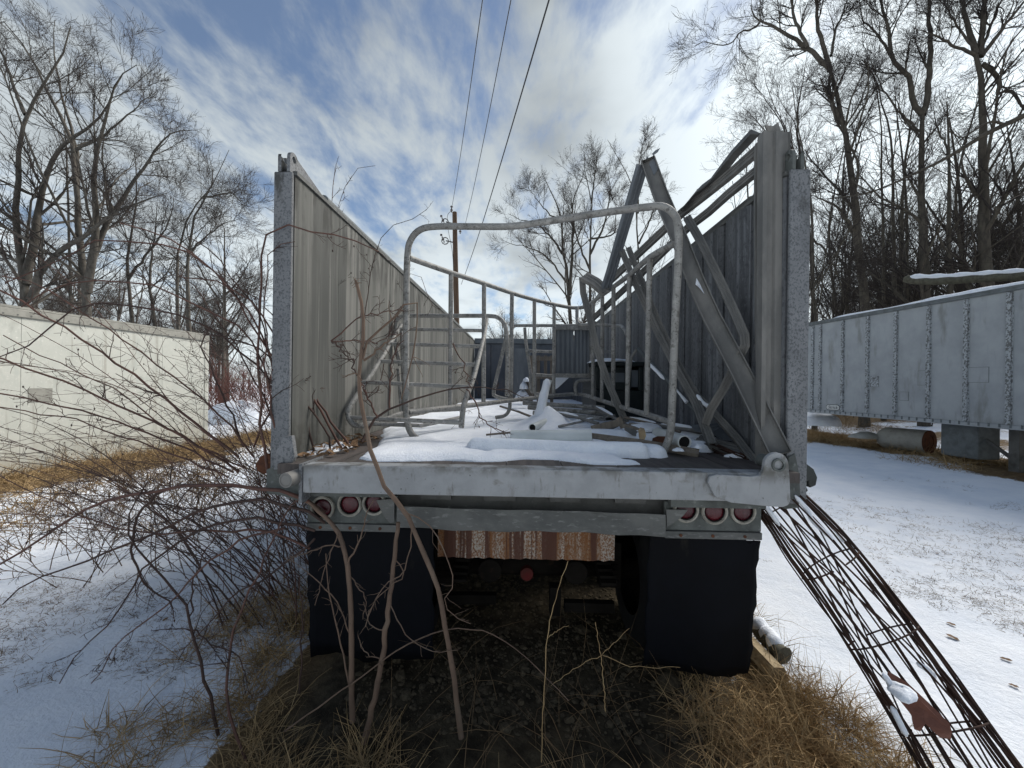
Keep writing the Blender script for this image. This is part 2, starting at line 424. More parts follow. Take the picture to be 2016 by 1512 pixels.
BOXW = mat('cream_box_panel', (.47, .475, .43), (.42, .43, .39), 3, rough=.7, bump=.12, bscale=70, layers=[((.37, .39, .355), 5, (1, 1, .5), .52, .68, .6), ((.30, .30, .265), 2.6, (1, 1.5, .7), .60, .72, .55), ((.40, .405, .375), 60, (1, 1, 1), .56, .66, .6), ((.27, .23, .16), 5, (1, 1, .6), .38, .62, .8, (.75, .05)), ((.27, .26, .22), 4, (1, 2.2, .08), .56, .66, .55), ((.66, .65, .60), 24, (1, 1, 1), .58, .7, .5), ((.30, .30, .26), 1.6, (1, 1.5, .5), .62, .78, .35)])
BOXRAIL = mat('box_rail', (.27, .265, .235), (.20, .197, .175), 9, rough=.7, bump=.1)
VANP = mat('blue_grey_van_panel', (.33, .35, .36), (.27, .288, .30), 2.4, rough=.6, bump=.04, layers=[((.16, .163, .15), 2.2, (1, 1.6, .4), .54, .72, .7), ((.25, .27, .285), 9, (1, 1, .25), .56, .72, .4), ((.13, .11, .07), 5, (1, 1, .35), .67, .8, .55)])
VANPOST = mat('flaking_post_paint', (.36, .385, .40), (.29, .31, .325), 6, rough=.7, bump=.15, layers=[((.085, .085, .08), 34, (1, 1, .7), .49, .55, .85)])
VANRAIL = mat('dark_van_rail', (.14, .155, .16), (.09, .10, .10), 8, rough=.7)
PLATEW = mat('badge_white', (.55, .56, .54), (.45, .46, .44), 30, rough=.5)
INK = mat('badge_ink', (.03, .035, .05), rough=.6, bump=0)
TANKM = mat('tank_paint', (.36, .355, .32), (.26, .255, .23), 4, rough=.6, layers=[((.14, .13, .11), 6, (1, 1, 1), .58, .72, .6)])
BARKL = mat('grey_bark', (.105, .096, .083), (.06, .055, .048), 11, (1, 1, .35), rough=.95, bump=.6, bscale=30, spec=.1, layers=[((.16, .155, .14), 5, (1, 1, .6), .58, .72, .6), ((.05, .045, .04), 26, (1, 1, .3), .56, .68, .7)])
BARKR = mat('backlit_bark', (.095, .085, .070), (.055, .05, .044), 11, (1, 1, .3), rough=.95, bump=.7, bscale=26, spec=.1, layers=[((.12, .125, .09), 4, (1, 1, .6), .58, .72, .5)])  # darker copy of the grey bark; backlit shade is put into the colour
TWIG = mat('twig_bark', (.06, .051, .046), (.043, .037, .034), 9, rough=.95, bump=0, spec=.1)
TWIGD = mat('backlit_twig_bark', (.052, .045, .042), (.038, .034, .033), 9, rough=.95, bump=0, spec=.1)  # darker twig copy with the same backlit tone painted in
CANE = mat('rose_cane', (.12, .062, .048), (.075, .045, .037), 12, rough=.7, bump=.1, spec=.25, layers=[((.11, .085, .055), 5, (1, 1, 1), .55, .7, .6)])
CANED = mat('dark_cane', (.075, .048, .040), (.05, .036, .032), 12, rough=.8, bump=0, spec=.2)
SAPL = mat('sapling_bark', (.165, .115, .085), (.12, .085, .065), 16, (1, 1, .5), rough=.85, bump=.2, bscale=120, spec=.15, layers=[((.19, .155, .12), 8, (1, 1, .4), .52, .68, .6), ((.06, .045, .04), 70, (1, 1, .4), .63, .7, .7)])
REDTWIG = mat('red_brown_twig', (.13, .055, .045), (.085, .045, .04), 6, rough=.9, bump=0, spec=.1)
BROWNTWIG = mat('brown_twig', (.125, .085, .058), (.085, .06, .045), 6, rough=.9, bump=0, spec=.1)
STRAW = mat('dead_straw', (.40, .285, .15), (.23, .155, .08), 7, rough=.9, bump=0, spec=.1, layers=[((.42, .33, .18), 12, (1, 1, 1), .55, .7, .7)])
STRAWD = mat('brown_weed', (.20, .135, .075), (.125, .088, .055), 5, rough=.9, bump=0, spec=.1)
LEAF = mat('dead_leaf', (.24, .15, .085), (.16, .10, .062), 40, rough=.85, bump=.1, spec=.15)
STONE = mat('gravel_stone', (.115, .092, .06), (.055, .045, .032), 35, rough=.9, bump=.3, bscale=80, spec=.15)
POLEM = mat('pole_timber', (.115, .075, .05), (.075, .052, .038), 9, (4, 4, .3), rough=.95, bump=.2)
WIREM = mat('wire', (.03, .03, .032), rough=.6, bump=0)
PORC = mat('insulator', (.07, .06, .06), rough=.4, bump=0)
DARKCAB = mat('dark_green_cab_paint', (.018, .026, .026), (.012, .016, .018), 5, rough=.5, bump=.05)
GLASS = mat('dusty_glass', (.12, .14, .155), (.09, .10, .115), 4, rough=.25, bump=0, spec=.6)
SHEETM = mat('blue_grey_sheet', (.15, .165, .18), (.11, .122, .135), 5, (1, 1, .3), rough=.55, bump=.06, layers=[((.28, .30, .32), 30, (2, 1, .2), .58, .72, .4)])
HOOKM = mat('black_hook_paint', (.045, .05, .048), (.03, .032, .03), 12, rough=.7, bump=.2, layers=[((.15, .15, .14), 30, (1, 1, 1), .62, .72, .4)])
HINGEM = mat('dirty_green_steel', (.115, .125, .118), (.065, .07, .066), 9, rough=.8, bump=.3, layers=[((.22, .235, .225), 34, (1, 1, 1), .58, .68, .6)])
FRONTM = mat('front_wall_steel', (.11, .12, .14), (.075, .085, .10), 3, (1, 1, .4), rough=.7, bump=.08, layers=[((.17, .16, .165), 2, (1, 1, .6), .56, .7, .6)])
MOSS = mat('log_bark', (.12, .115, .085), (.07, .065, .05), 12, rough=.95, bump=.6, bscale=40)

# ------------------------------------------------------------------ ground (one sheet)
def fbm(x, y, s, seed, octs=4):
    r = np.random.default_rng(seed); out = np.zeros_like(x); amp = 1.0
    for o in range(octs):
        acc = 0
        for _ in range(5):
            a = r.uniform(0, 2 * PI); k = s * (2 ** o) * r.uniform(.7, 1.4)
            acc = acc + np.sin((x * math.cos(a) + y * math.sin(a)) * k + r.uniform(0, 6.28))
        out = out + amp * acc / 5; amp *= .5
    return out
def smst(a, b, x):
    t = np.clip((x - a) / (b - a), 0, 1); return t * t * (3 - 2 * t)
def ground_h(x, y):
    x = np.asarray(x, float); y = np.asarray(y, float)
    z = 0.03 * fbm(x, y, .9, 3) + 0.012 * fbm(x, y, 4.2, 4, 3)
    z = z + 0.20 * smst(3, 9.5, x) + 0.05 * smst(1.6, 3.0, -x)
    u = (x - 12.5) * .92 + (y - 10) * .25                      # wooded hillside to the right
    z = z + 7.5 * smst(0, 46, u) + .5 * fbm(x, y, .12, 8) * smst(2, 20, u)
    z = z + 0.9 * np.exp(-(((x + 8.3) / 2.6) ** 2 + ((y - 17) / 2.6) ** 2))       # snow mound beyond the box
    under = smst(1.5, 1.1, np.abs(x - .06)) * smst(1.3, 1.9, y)
    z = z - 0.04 * under
    return z
gx = np.sinh(np.linspace(-1, 1, 430) * 6.2) / math.sinh(6.2) * 420 + .3
gy = np.sinh(np.linspace(-1, 1, 430) * 6.2) / math.sinh(6.2) * 420 + 2.2
GX, GY = np.meshgrid(gx, gy)
GZ = ground_h(GX, GY)
nb = fbm(GX, GY, 2.6, 21, 4); nb2 = fbm(GX, GY, .7, 22, 4)
bare = np.zeros_like(GX)
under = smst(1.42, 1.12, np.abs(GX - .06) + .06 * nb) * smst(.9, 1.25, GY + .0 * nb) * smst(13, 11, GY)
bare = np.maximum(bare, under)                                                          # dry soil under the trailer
bare = np.maximum(bare, smst(-.25, .6, nb * .7 + 1.9 * np.exp(-((np.abs(GX - .1) - 1.30) / .22) ** 2) * smst(4, 2.6, GY) - 1.0))
bare = np.maximum(bare, .80 * smst(-.3, .9, nb * 1.1 + nb2 * .5 + 1.7 * np.exp(-(np.maximum(np.abs(GX + 7.7) - .2, 0) / 1.2) ** 2) * smst(14, 9, GY) - .9))
bare = np.maximum(bare, .9 * smst(-.2, .7, nb * .9 + 1.8 * np.exp(-(np.maximum(np.abs(GX - 9.6) - .7, 0) / .8) ** 2) * smst(17, 12, GY) - .9))
hill = smst(9.8, 15, GX + .6 * nb2 + .12 * (GY - 10))
bare = np.maximum(bare, .80 * hill * smst(-.9, .1, nb2 + .3 * nb))
bare = np.maximum(bare, -.06 + .20 * smst(-.3, .9, nb2 + .6 * nb) * smst(60, 8, np.hypot(GX, GY)))
n_ = len(gx)
ii = np.arange(n_ * n_).reshape(n_, n_)
Qd = np.stack([ii[:-1, :-1], ii[:-1, 1:], ii[1:, 1:], ii[1:, :-1]], -1).reshape(-1, 4)

def ground_material():
    m = bpy.data.materials.new('snowy_ground'); m.use_nodes = True
    nt = m.node_tree; N, L = nt.nodes, nt.links; bs = N['Principled BSDF']
    bs.inputs['Roughness'].default_value = .9; bs.inputs['Specular IOR Level'].default_value = .15
    at = N.new('ShaderNodeAttribute'); at.attribute_name = 'bare'
    sf = N.new('ShaderNodeAttribute'); sf.attribute_name = 'soil'
    t = N.new('ShaderNodeTexCoord')
    def nz(sc, det=7, st=(1, 1, 1)):
        mp = N.new('ShaderNodeMapping'); mp.inputs['Scale'].default_value = st; L.new(t.outputs['Object'], mp.inputs['Vector'])
        n = N.new('ShaderNodeTexNoise'); n.inputs['Scale'].default_value = sc; n.inputs['Detail'].default_value = det; n.inputs['Roughness'].default_value = .65
        L.new(mp.outputs[0], n.inputs['Vector']); return n.outputs['Fac']
    def mr(v, a, b):
        n = N.new('ShaderNodeMapRange'); n.interpolation_type = 'SMOOTHSTEP'; L.new(v, n.inputs['Value']); n.inputs['From Min'].default_value = a; n.inputs['From Max'].default_value = b; return n.outputs['Result']
    def mth(op, a, b):
        n = N.new('ShaderNodeMath'); n.operation = op
        for i, v in enumerate((a, b)):
            if isinstance(v, (int, float)): n.inputs[i].default_value = v
            else: L.new(v, n.inputs[i])
        return n.outputs[0]
    def mixc(f, a, b):
        n = N.new('ShaderNodeMix'); n.data_type = 'RGBA'; L.new(f, n.inputs['Factor'])
        for i, v in ((6, a), (7, b)):
            if isinstance(v, tuple): n.inputs[i].default_value = (*v, 1)
            else: L.new(v, n.inputs[i])
        return n.outputs[2]
    fine = nz(9, 9); mid = nz(2.2, 6); grain = nz(45, 4)
    snow = mixc(mr(mid, .3, .75), (.85, .88, .92), (.72, .77, .84))
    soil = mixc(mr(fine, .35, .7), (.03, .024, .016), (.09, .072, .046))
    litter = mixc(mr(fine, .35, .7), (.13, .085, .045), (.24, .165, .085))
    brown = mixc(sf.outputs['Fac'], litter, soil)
    k = mth('ADD', at.outputs['Fac'], mth('MULTIPLY', mth('SUBTRACT', fine, .5), 1.6))
    k = mth('ADD', k, mth('MULTIPLY', mth('SUBTRACT', grain, .5), .7))
    f = mr(k, .36, .60)
    L.new(mixc(f, snow, brown), bs.inputs['Base Color'])
    b = N.new('ShaderNodeBump'); b.inputs['Strength'].default_value = .9; b.inputs['Distance'].default_value = .03
    L.new(mth('ADD', mth('MULTIPLY', fine, .6), mth('MULTIPLY', grain, .35)), b.inputs['Height']); L.new(b.outputs[0], bs.inputs['Normal'])
    return m
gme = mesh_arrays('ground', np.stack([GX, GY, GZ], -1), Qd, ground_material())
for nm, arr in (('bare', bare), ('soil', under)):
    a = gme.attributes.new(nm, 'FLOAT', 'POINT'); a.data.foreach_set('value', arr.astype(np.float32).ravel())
g = link(bpy.data.objects.new('ground', gme))
tag(g, 'snow dusted ground with dead grass showing through', kind='structure')
# ------------------------------------------------------------------ the derelict dump trailer
XL, XR = -1.215, 1.365            # inner faces of the side walls
Y0, Y1 = 2.0, 10.0
ZD, ZT = 1.285, 2.84             # deck, wall top
tr = thing('dump_trailer', 'derelict grey open topped dump trailer standing on dry soil, filling the middle of the photo', 'trailer', (.1, 2, 0))

# deck: planks lengthwise
NP = 9
for i in range(NP):
    x0 = XL + (XR - XL) * i / NP; x1 = XL + (XR - XL) * (i + 1) / NP
    b = MB(); b.box(x0 + .002, x1 - .002, 1.90, Y1, ZD - .05, ZD - .001 * (i % 2))
    b.build('deck_plank', DECKM, tr)
b = MB()
for k in range(14):
    b.box(XL - .08, XR + .09, 2.35 + k * .58, 2.42 + k * .58, ZD - .19, ZD - .052)
b.build('cross_member', UNDER, tr)['kind'] = 'stuff'
for x in (-.38, .50):
    b = MB(); b.box(x - .06, x + .06, 2.46, 9.9, .62, ZD - .195); b.build('chassis_rail', UNDER, tr)

def wall(side):
    inner, sg = (XL, -1) if side == 'l' else (XR, 1)
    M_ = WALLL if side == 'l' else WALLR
    root = MB()
    th = .085 if side == 'l' else .10
    xo = inner + sg * th
    # outer skin as one sheet, inner panels separate
    root.box(min(xo, xo - sg * .03), max(xo, xo - sg * .03), Y0 + .02, Y1, ZD - .12, ZT - .01)
    w = root.build('side_wall', SPECK if side == 'l' else STEELD, tr)
    n = 16 if side == 'l' else 26
    ys = np.linspace(Y0 + .02, Y1, n + 1)
    for k in range(n):
        b = MB(); rr = RND.uniform(-.003, .003)
        g_ = .0003 if side == 'l' else .006
        a_ = inner + sg * rr
        xa, xb = sorted((a_, inner + sg * .05))
        if side == 'l':
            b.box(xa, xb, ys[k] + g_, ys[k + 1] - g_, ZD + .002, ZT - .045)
        else:                                   # shallow trapezoid corrugation
            y0, y1 = ys[k] + g_, ys[k + 1] - g_; d = .018 * -sg
            pr = [(y0, 0), (y0 + .04, d), (y1 - .05, d), (y1 - .01, 0)]
            vs = [(inner + dx, yy, z) for z in (ZD + .002, ZT - .045) for yy, dx in pr]
            vs += [(inner + sg * .05, yy, z) for z in (ZD + .002, ZT - .045) for yy in (y0, y1)]
            b.add(vs, [(0, 4, 5, 1), (1, 5, 6, 2), (2, 6, 7, 3), (3, 7, 11, 9), (0, 8, 10, 4), (4, 10, 11, 7, 6, 5), (0, 1, 2, 3, 9, 8)])
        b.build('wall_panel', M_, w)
    # top rail: dark round rail over a pale lip
    b = MB(); xm = inner + sg * .045
    b.tube([(xm + sg * .012, Y0 + .42, ZT + .015), (xm + sg * .012, 6, ZT + .022), (xm + sg * .012, Y1, ZT + .015)], .034, 12)
    b.build('top_rail', VANRAIL if side == 'l' else STEELD, w)
    b = MB(); xa, xb = sorted((inner - sg * .012, inner + sg * .03)); b.box(xa, xb, Y0 + .02, Y1, ZT - .043, ZT - .022)
    b.build('rail_lip', BUMPM, w)
    # end post
    b = MB(); xa, xb = sorted((inner + sg * .001, inner + sg * (.100 if side == 'l' else .104)))
    b.box(xa, xb, Y0 - .004, Y0 + .018, ZD - .18, ZT - (.035 if side == 'l' else .02))
    b.build('end_post', SPECK, w, bevel=.008)
    # top lugs: two plates with holes
    zb = ZT - (.036 if side == 'l' else .022)
    for j, off in enumerate((.020, .068) if side == 'l' else (.016, .058)):
        c = MB(); xc = inner + sg * off; R = .036; zc = zb + .078; yc = Y0 + .03
        if j == 0:
            out = [(yc - R, zb), (yc - R, zc)] + [(yc + R * math.cos(a), zc + R * math.sin(a)) for a in np.linspace(PI, .55, 8)] + [(Y0 + .46, zb + .0), (Y0 + .40, zb - .03)]
        else:
            out = [(yc - R, zb), (yc - R, zc)] + [(yc + R * math.cos(a), zc + R * math.sin(a)) for a in np.linspace(PI, 0, 9)] + [(yc + R, zb)]
        hole = [(yc + .017 * math.cos(a), zc + .017 * math.sin(a)) for a in np.linspace(0, 2 * PI, 17)[:-1]]
        # outline split in two halves around the hole
        t2 = .017
        no = len(out); vs = [(xc - t2 / 2, y, z) for y, z in out] + [(xc - t2 / 2, y, z) for y, z in hole]
        vs += [(xc + t2 / 2, y, z) for y, z in out] + [(xc + t2 / 2, y, z) for y, z in hole]
        bm_faces = []
        import bmesh
        bm = bmesh.new()
        ov = [bm.verts.new((xc - t2 / 2, y, z)) for y, z in out]; hv = [bm.verts.new((xc - t2 / 2, y, z)) for y, z in hole]
        es = [bm.edges.new((ov[k], ov[(k + 1) % no])) for k in range(no)] + [bm.edges.new((hv[k], hv[(k + 1) % 16])) for k in range(16)]
        bmesh.ops.triangle_fill(bm, edges=es, use_beauty=True)
        r_ = bmesh.ops.extrude_face_region(bm, geom=bm.faces[:])
        bmesh.ops.translate(bm, verts=[v for v in r_['geom'] if isinstance(v, bmesh.types.BMVert)], vec=(t2, 0, 0))
        bmesh.ops.recalc_face_normals(bm, faces=bm.faces[:])
        me = bpy.data.meshes.new('hinge_lug'); bm.to_mesh(me); bm.free(); me.materials.append(HINGEM if side == 'r' else SPECK)
        link(bpy.data.objects.new('hinge_lug', me), w)
    return w
wall('l'); wr = wall('r')
# front wall of panels
fw_ = MB(); fw_.box(XL, XR, Y1 + .03, Y1 + .08, ZD - .1, ZT + .04); fwall = fw_.build('front_wall', FRONTM, tr)
for k in range(6):
    x0 = XL + (XR - XL) * k / 6; x1 = XL + (XR - XL) * (k + 1) / 6
    b = MB(); b.box(x0 + .012, x1 - .012, Y1, Y1 + .028, ZD + .01, ZT - .08); b.build('wall_panel', FRONTM, fwall)
b = MB(); b.box(XL + .002, XR - .002, Y1 - .045, Y1 - .002, ZT - .09, ZT + .035); b.build('top_beam', SHEETM, fwall)

# rear beam
YB = 1.86
b = MB()
b.box(-1.06, 1.24, YB, YB + .012, 1.155, 1.288)
b.box(-1.06, 1.20, YB + .012, YB + .085, 1.276, 1.290)
b.box(-1.06, 1.20, YB + .012, YB + .10, 1.150, 1.162)
beam = b.build('rear_beam', BEAMM, tr, bevel=.003)
b = MB()
b.prism([(-1.078, YB - .004, 1.295), (-1.078, YB + .20, 1.295), (-1.078, YB + .20, 1.15), (-1.078, YB + .03, 1.10), (-1.078, YB - .004, 1.105)], (.016, 0, 0))
b.build('end_plate', SPECK, beam)
b = MB(); b.prism([(-1.058, YB + .10, 1.15), (-.80, YB + .10, 1.15), (-.98, YB + .10, 1.11), (-1.058, YB + .10, 1.105)], (0, .01, 0)); b.build('gusset', HINGEM, beam)
# right hand hinge bracket
def PB(l, Y): return [P(x, y, Y) for x, y in l]
YK = 1.835
cx, cy, rr = 1529, 915, 24
out = [(1394, 950), (1398, 938), (1412, 934), (1480, 938), (1497, 936), (1504, 926)] + [(cx + rr * math.cos(a), cy - rr * math.sin(a)) for a in np.linspace(PI, .12, 10)] + [(1555, 940), (1557, 985), (1552, 995), (1541, 999), (1500, 996), (1440, 990), (1408, 978)]
b = MB(); b.prism(PB(out, YK), (0, .022, 0)); bk = b.build('hinge_bracket', BEAMM, beam, bevel=.004)
c_ = P(cx + 2, cy, YK)
b = MB(); b.tube([c_ + Vector((0, -.012, 0)), c_ + Vector((0, .12, 0))], .031, 20, inner=.72); b.disc(c_ + Vector((0, .03, 0)), (0, -1, 0), .0222, .001, 16)
b.build('hinge_tube', HINGEM, bk)
# left hinge: pin stub, plate and hanging bracket
b = MB(); a0 = P(562, 946, 1.80); a1 = P(606, 931, 1.95)
b.tube([a0, a1], .036, 20, inner=.8); b.disc(a0 + (a1 - a0) * .02, a0 - a1, .029, .002, 18)
hp = b.build('hinge_pin', ALU, tr)
b = MB(); b.prism(PB([(524, 925), (545, 915), (572, 918), (598, 950), (602, 990), (585, 986), (552, 976), (524, 972)], 1.95), (0, .03, 0)); b.build('hinge_plate', HINGEM, tr, bevel=.004)
b = MB(); b.prism(PB([(556, 860), (574, 858), (580, 900), (570, 922), (538, 925), (540, 895)], 1.93), (0, .03, 0)); b.build('post_shoe', SPECK, tr, bevel=.004)
b = MB(); b.prism(PB([(503, 912), (512, 898), (528, 893), (536, 905), (534, 925), (520, 934), (506, 928)], 2.0), (0, .035, 0)); b.build('latch_hook', RUST, tr, bevel=.006)
# right hook
ho = [(1562, 890), (1569, 891), (1577, 914), (1590, 914), (1603, 924), (1610, 940), (1607, 956), (1595, 961), (1592, 953), (1593, 946), (1588, 949), (1588, 958), (1592, 966), (1586, 972), (1576, 968), (1571, 952), (1577, 940), (1575, 925)]
b = MB(); b.prism(PB(ho, 2.0), (0, .04, 0)); b.build('latch_hook', HOOKM, tr, bevel=.006)
b = MB(); b.prism(PB([(1552, 900), (1566, 892), (1574, 930), (1577, 975), (1560, 985), (1550, 960)], 1.99), (0, .05, 0)); b.build('post_shoe', HINGEM, tr, bevel=.005)
b = MB(); b.prism(PB([(1530, 985), (1572, 975), (1575, 1000), (1545, 1003)], 2.04), (0, .05, 0)); b.build('hook_base', HINGEM, tr, bevel=.004)

# recess, bumper and light boxes below the beam
b = MB(); b.box(-.66, .80, 2.06, 2.10, 1.02, 1.17)
b.build('recess_plate', STEELD, tr)
for k in range(4):
    b = MB(); b.box(-.52 + k * .34, -.36 + k * .34, 2.02, 2.058, 1.085, 1.125); b.build('recess_lug', STEELD, tr)
xa, xb = -.625, .737
b = MB(); NX = 24
xs = np.linspace(xa, xb, NX + 1)
rows = [(1.065, 1.955), (.975, 1.950), (.958, 1.952), (.948, 1.975), (.950, 2.10)]
vs = []
for x in xs:
    w_ = .004 * math.sin(x * 7) + .003 * math.sin(x * 23)
    for (z, y) in rows: vs.append((x, y + w_ * .8, z - .008 * (x - xa) + w_ * (.8 if z < .97 else .25)))
nr = len(rows)
fs = [(i * nr + j, (i + 1) * nr + j, (i + 1) * nr + j + 1, i * nr + j + 1) for i in range(NX) for j in range(nr - 1)]
b.add(vs, fs)
o = b.build('bumper', BUMPM, tr); md = o.modifiers.new('solid', 'SOLIDIFY'); md.thickness = .008; md.offset = 1

def light_box(x0, x1, lamps, torn, tilt):
    b = MB(); y = 1.985
    b.box(x0, x1, y, y + .012, .965, 1.11)
    lb = b.build('light_panel', HINGEM, tr)
    b = MB(); b.box(x0, x1, y - .012, y + .02, .925, .962); b.build('panel_lip', BUMPM, lb, bevel=.003)
    for k in range(3):
        b = MB(); xx = x0 + (x1 - x0) * (.16 + .33 * k); b.disc((xx, y - .0125, .943), (0, -1, 0), .008, .004, 10); b.build('lip_bolt', RUST, lb)
    for i, (px, py, r, bright) in enumerate(lamps):
        c = P(px, py, y - .002)
        b = MB(); b.ring(c, (0, -1, 0), r * .80, r, .014, 28); b.ring(c + Vector((0, -.0141, 0)), (0, -1, 0), r * .84, r * .93, .004, 28)
        bz = b.build('tail_light', BEZEL, lb)
        b = MB(); b.ring(c, (0, -1, 0), r * .72, r * .795, .010, 24); b.build('gasket', BLACK, bz)
        b = MB(); b.disc(c, (0, -1, 0), r * .715, .006, 24, .010); b.build('lens', REDB if bright else RED, bz)
    for pts in torn:
        b = MB(); b.prism(PB(pts, y - .030), (0, .006, 0)); b.build('torn_flap', BUMPM, lb)
    b = MB(); b.box(x0 + .01, x1 - .01, y - .055, y - .02, 1.098 + (.02 if x0 < 0 else 0), 1.135); b.build('overhang_lip', HINGEM, lb)
light_box(-1.105, -.632, [(637, 999, .062, 0), (690, 992, .064, 1), (738, 990, .062, 0)], [[(741, 985), (776, 982), (776, 1028), (768, 1030), (755, 1016)]], 0)
light_box(.745, 1.232, [(1349, 1003, .064, 0), (1405, 1006, .066, 1), (1461, 1006, .064, 0)], [[(1312, 1003), (1354, 1004), (1345, 1016), (1331, 1026), (1313, 1038)]], 0)

# mud flaps: hanging curved rubber sheets, the right one torn along its top
def flap(x0, x1, z0, z1, y, torn):
    nx, nz = 20, 16; vs, fs = [], []
    for j in range(nz + 1):
        for i in range(nx + 1):
            u, v = i / nx, j / nz
            x = x0 + (x1 - x0) * u - (.03 * u * v if torn else 0); z = z1 + (z0 - z1) * v
            if torn and j == 0: z += [0, .0, .0, 0, -.004, 0, .004, 0, 0, -.02, -.035, -.05, -.035, -.018, 0, 0, 0, -.02, -.06, -.045, -.05][i]
            if not torn and j == nz: z += -.035 * (1 - u)
            if i in (0, nx): x += .006 * math.sin(v * 17 + x0 * 9) + .004 * math.sin(v * 41)
            if j == nz: z += .008 * math.sin(u * 13 + x0) + .005 * math.sin(u * 37)
            vs.append((x, y + .028 * math.sin(u * 5 + 1) * v + .03 * v * v + .012 * math.sin(u * 9) * v, z))
    for j in range(nz):
        for i in range(nx):
            a = j * (nx + 1) + i; fs.append((a, a + nx + 1, a + nx + 2, a + 1))
    b = MB(); b.add(vs, fs, True); o = b.build('mud_flap', RUBBER, tr)
    md = o.modifiers.new('solid', 'SOLIDIFY'); md.thickness = .01
flap(-1.16, -.46, .19, .935, 2.08, False)
flap(.70, 1.285, .15, .928, 2.08, True)
# rusty plate
b = MB(); n = 34; vs = []
for i in range(n + 1):
    x = -.485 + (1.055) * i / n
    d = .006 * math.sin(i * 1.9) + .004 * math.sin(i * .8)
    vs += [(x, 2.30 + d, .84), (x, 2.30 + d, .665 + .003 * math.sin(i * 2.7)), (x, 2.40, .66)]
b.add(vs, [(3 * i + j, 3 * i + 3 + j, 3 * i + 4 + j, 3 * i + 1 + j) for i in range(n) for j in range(2)])
o = b.build('rusty_plate', RUSTPLATE, tr); o.modifiers.new('solid', 'SOLIDIFY').thickness = .01

# running gear
for ya in (2.78, 4.05):
    AZ = .40
    b = MB(); b.tube([(-.95, ya, AZ), (1.15, ya, AZ)], .07, 14); ax = b.build('axle', UNDER, tr)
    b = MB(); b.tube([(.06, ya - .11, AZ - .02), (.06, ya - .06, AZ - .02)], .045, 12); b.build('red_hub', REDHUB, ax)
    for sx_ in (-1, 1):
        xs_ = .095 + sx_ * .46
        b = MB()
        for k in range(6): b.box(xs_ - .045, xs_ + .045, ya - .42 + .05 * k, ya + .42 - .05 * k, AZ + .075 + .019 * k, AZ + .092 + .019 * k)
        b.build('leaf_spring', UNDER, tr)
        b = MB(); b.tube([(xs_ - sx_ * .18, ya - .28, AZ + .08), (xs_ - sx_ * .18, ya - .10, AZ + .08)], [.075, .085], 16); b.build('brake_chamber', UNDER, tr)
        for q in (.80, 1.10):                         # dual wheels
            xw = .095 + sx_ * q
            b = MB(); vs, fs = [], []
            sec = [(-.115, .30), (-.125, .38), (-.12, .44), (-.105, .475), (-.05, .485), (-.04, .475), (.04, .475), (.05, .485), (.105, .475), (.12, .44), (.125, .38), (.115, .30)]
            nn = 36
            for i in range(nn):
                a = 2 * PI * i / nn
                for (dx, r) in sec: vs.append((xw + dx, ya + r * math.cos(a), AZ + r * math.sin(a)))
            ns = len(sec)
            for i in range(nn):
                for j in range(ns - 1): fs.append((i * ns + j, ((i + 1) % nn) * ns + j, ((i + 1) % nn) * ns + j + 1, i * ns + j + 1))
            b.add(vs, fs, True); wh = b.build('wheel', TYRE, tr)
            b = MB(); b.disc((xw - .03, ya, AZ), (sx_, 0, 0), .30, .06, 24); b.build('rim', UNDER, wh)
b = MB(); b.bar((.30, 2.5, .27), (.62, 2.5, .27), .05, .06); b.bar((.24, 2.5, .22), (.24, 2.5, .40), .07, .07, (0, 1, 0)); b.build('torque_arm', UNDER, tr)
b = MB(); b.bar((-.52, 2.55, .27), (-.15, 2.6, .25), .05, .06); b.build('torque_arm', UNDER, tr)
for x_ in (-.49, .61):
    b = MB(); b.box(x_ - .07, x_ + .07, 2.56, 2.64, .36, .66); hg = b.build('spring_hanger', UNDER, tr)
    for k in range(5):
        b = MB(); b.box(x_ - .05, x_ + .05, 2.548, 2.5585, .40 + k * .034, .414 + k * .034); b.build('hanger_slat', UNDER, hg)

# aluminium post leaning against the right wall and its torn top
def chan(w, d, t=.006):      # open C profile, closed outline
    return [(-w / 2, 0), (w / 2, 0), (w / 2, -d), (w / 2 - t, -d), (w / 2 - t, -t), (-w / 2 + t, -t), (-w / 2 + t, -d), (-w / 2, -d)]
def ribbed(w, d):            # channel with two shallow grooves on its face
    h = w / 2
    return [(-h, 0), (-h * .55, 0), (-h * .48, -d * .18), (-h * .18, -d * .18), (-h * .1, 0), (h * .1, 0), (h * .18, -d * .18), (h * .48, -d * .18), (h * .55, 0), (h, 0), (h, -d), (h - .005, -d), (h - .005, -d * .26), (-h + .005, -d * .26), (-h + .005, -d), (-h, -d)]
def channel(name, label, pts, w, d=.03, nrm=(0, -1, 0), mt=None, prof=None, group=None, cat='metal channel', rolls=None):
    p3 = [P(*q) for q in pts]
    b = MB(); b.sweep(p3, (prof or ribbed)(w, d), nrm, rolls)
    o = b.build(name, mt or ALU)
    return tag(o, label, cat, group)
t = thing('upright_post', 'tall corrugated aluminium post with a torn top standing inside the right trailer wall', 'metal post', P(1518, 900, 2.06))
b = MB(); z0, z1 = 1.292, P(1510, 262, 2.06).z
b.sweep([(1.330, 2.04, z0), (1.328, 2.04, 2.0), (1.322, 2.04, z1)], [(-.07, 0), (-.048, 0), (-.04, -.014), (-.012, -.014), (-.004, 0), (.03, 0), (.036, -.010), (.066, -.010), (.07, 0), (.07, -.05), (.062, -.05), (.062, -.018), (-.062, -.018), (-.062, -.05), (-.07, -.05)], (0, -1, 0))
b.build('post_body', ALU, t)
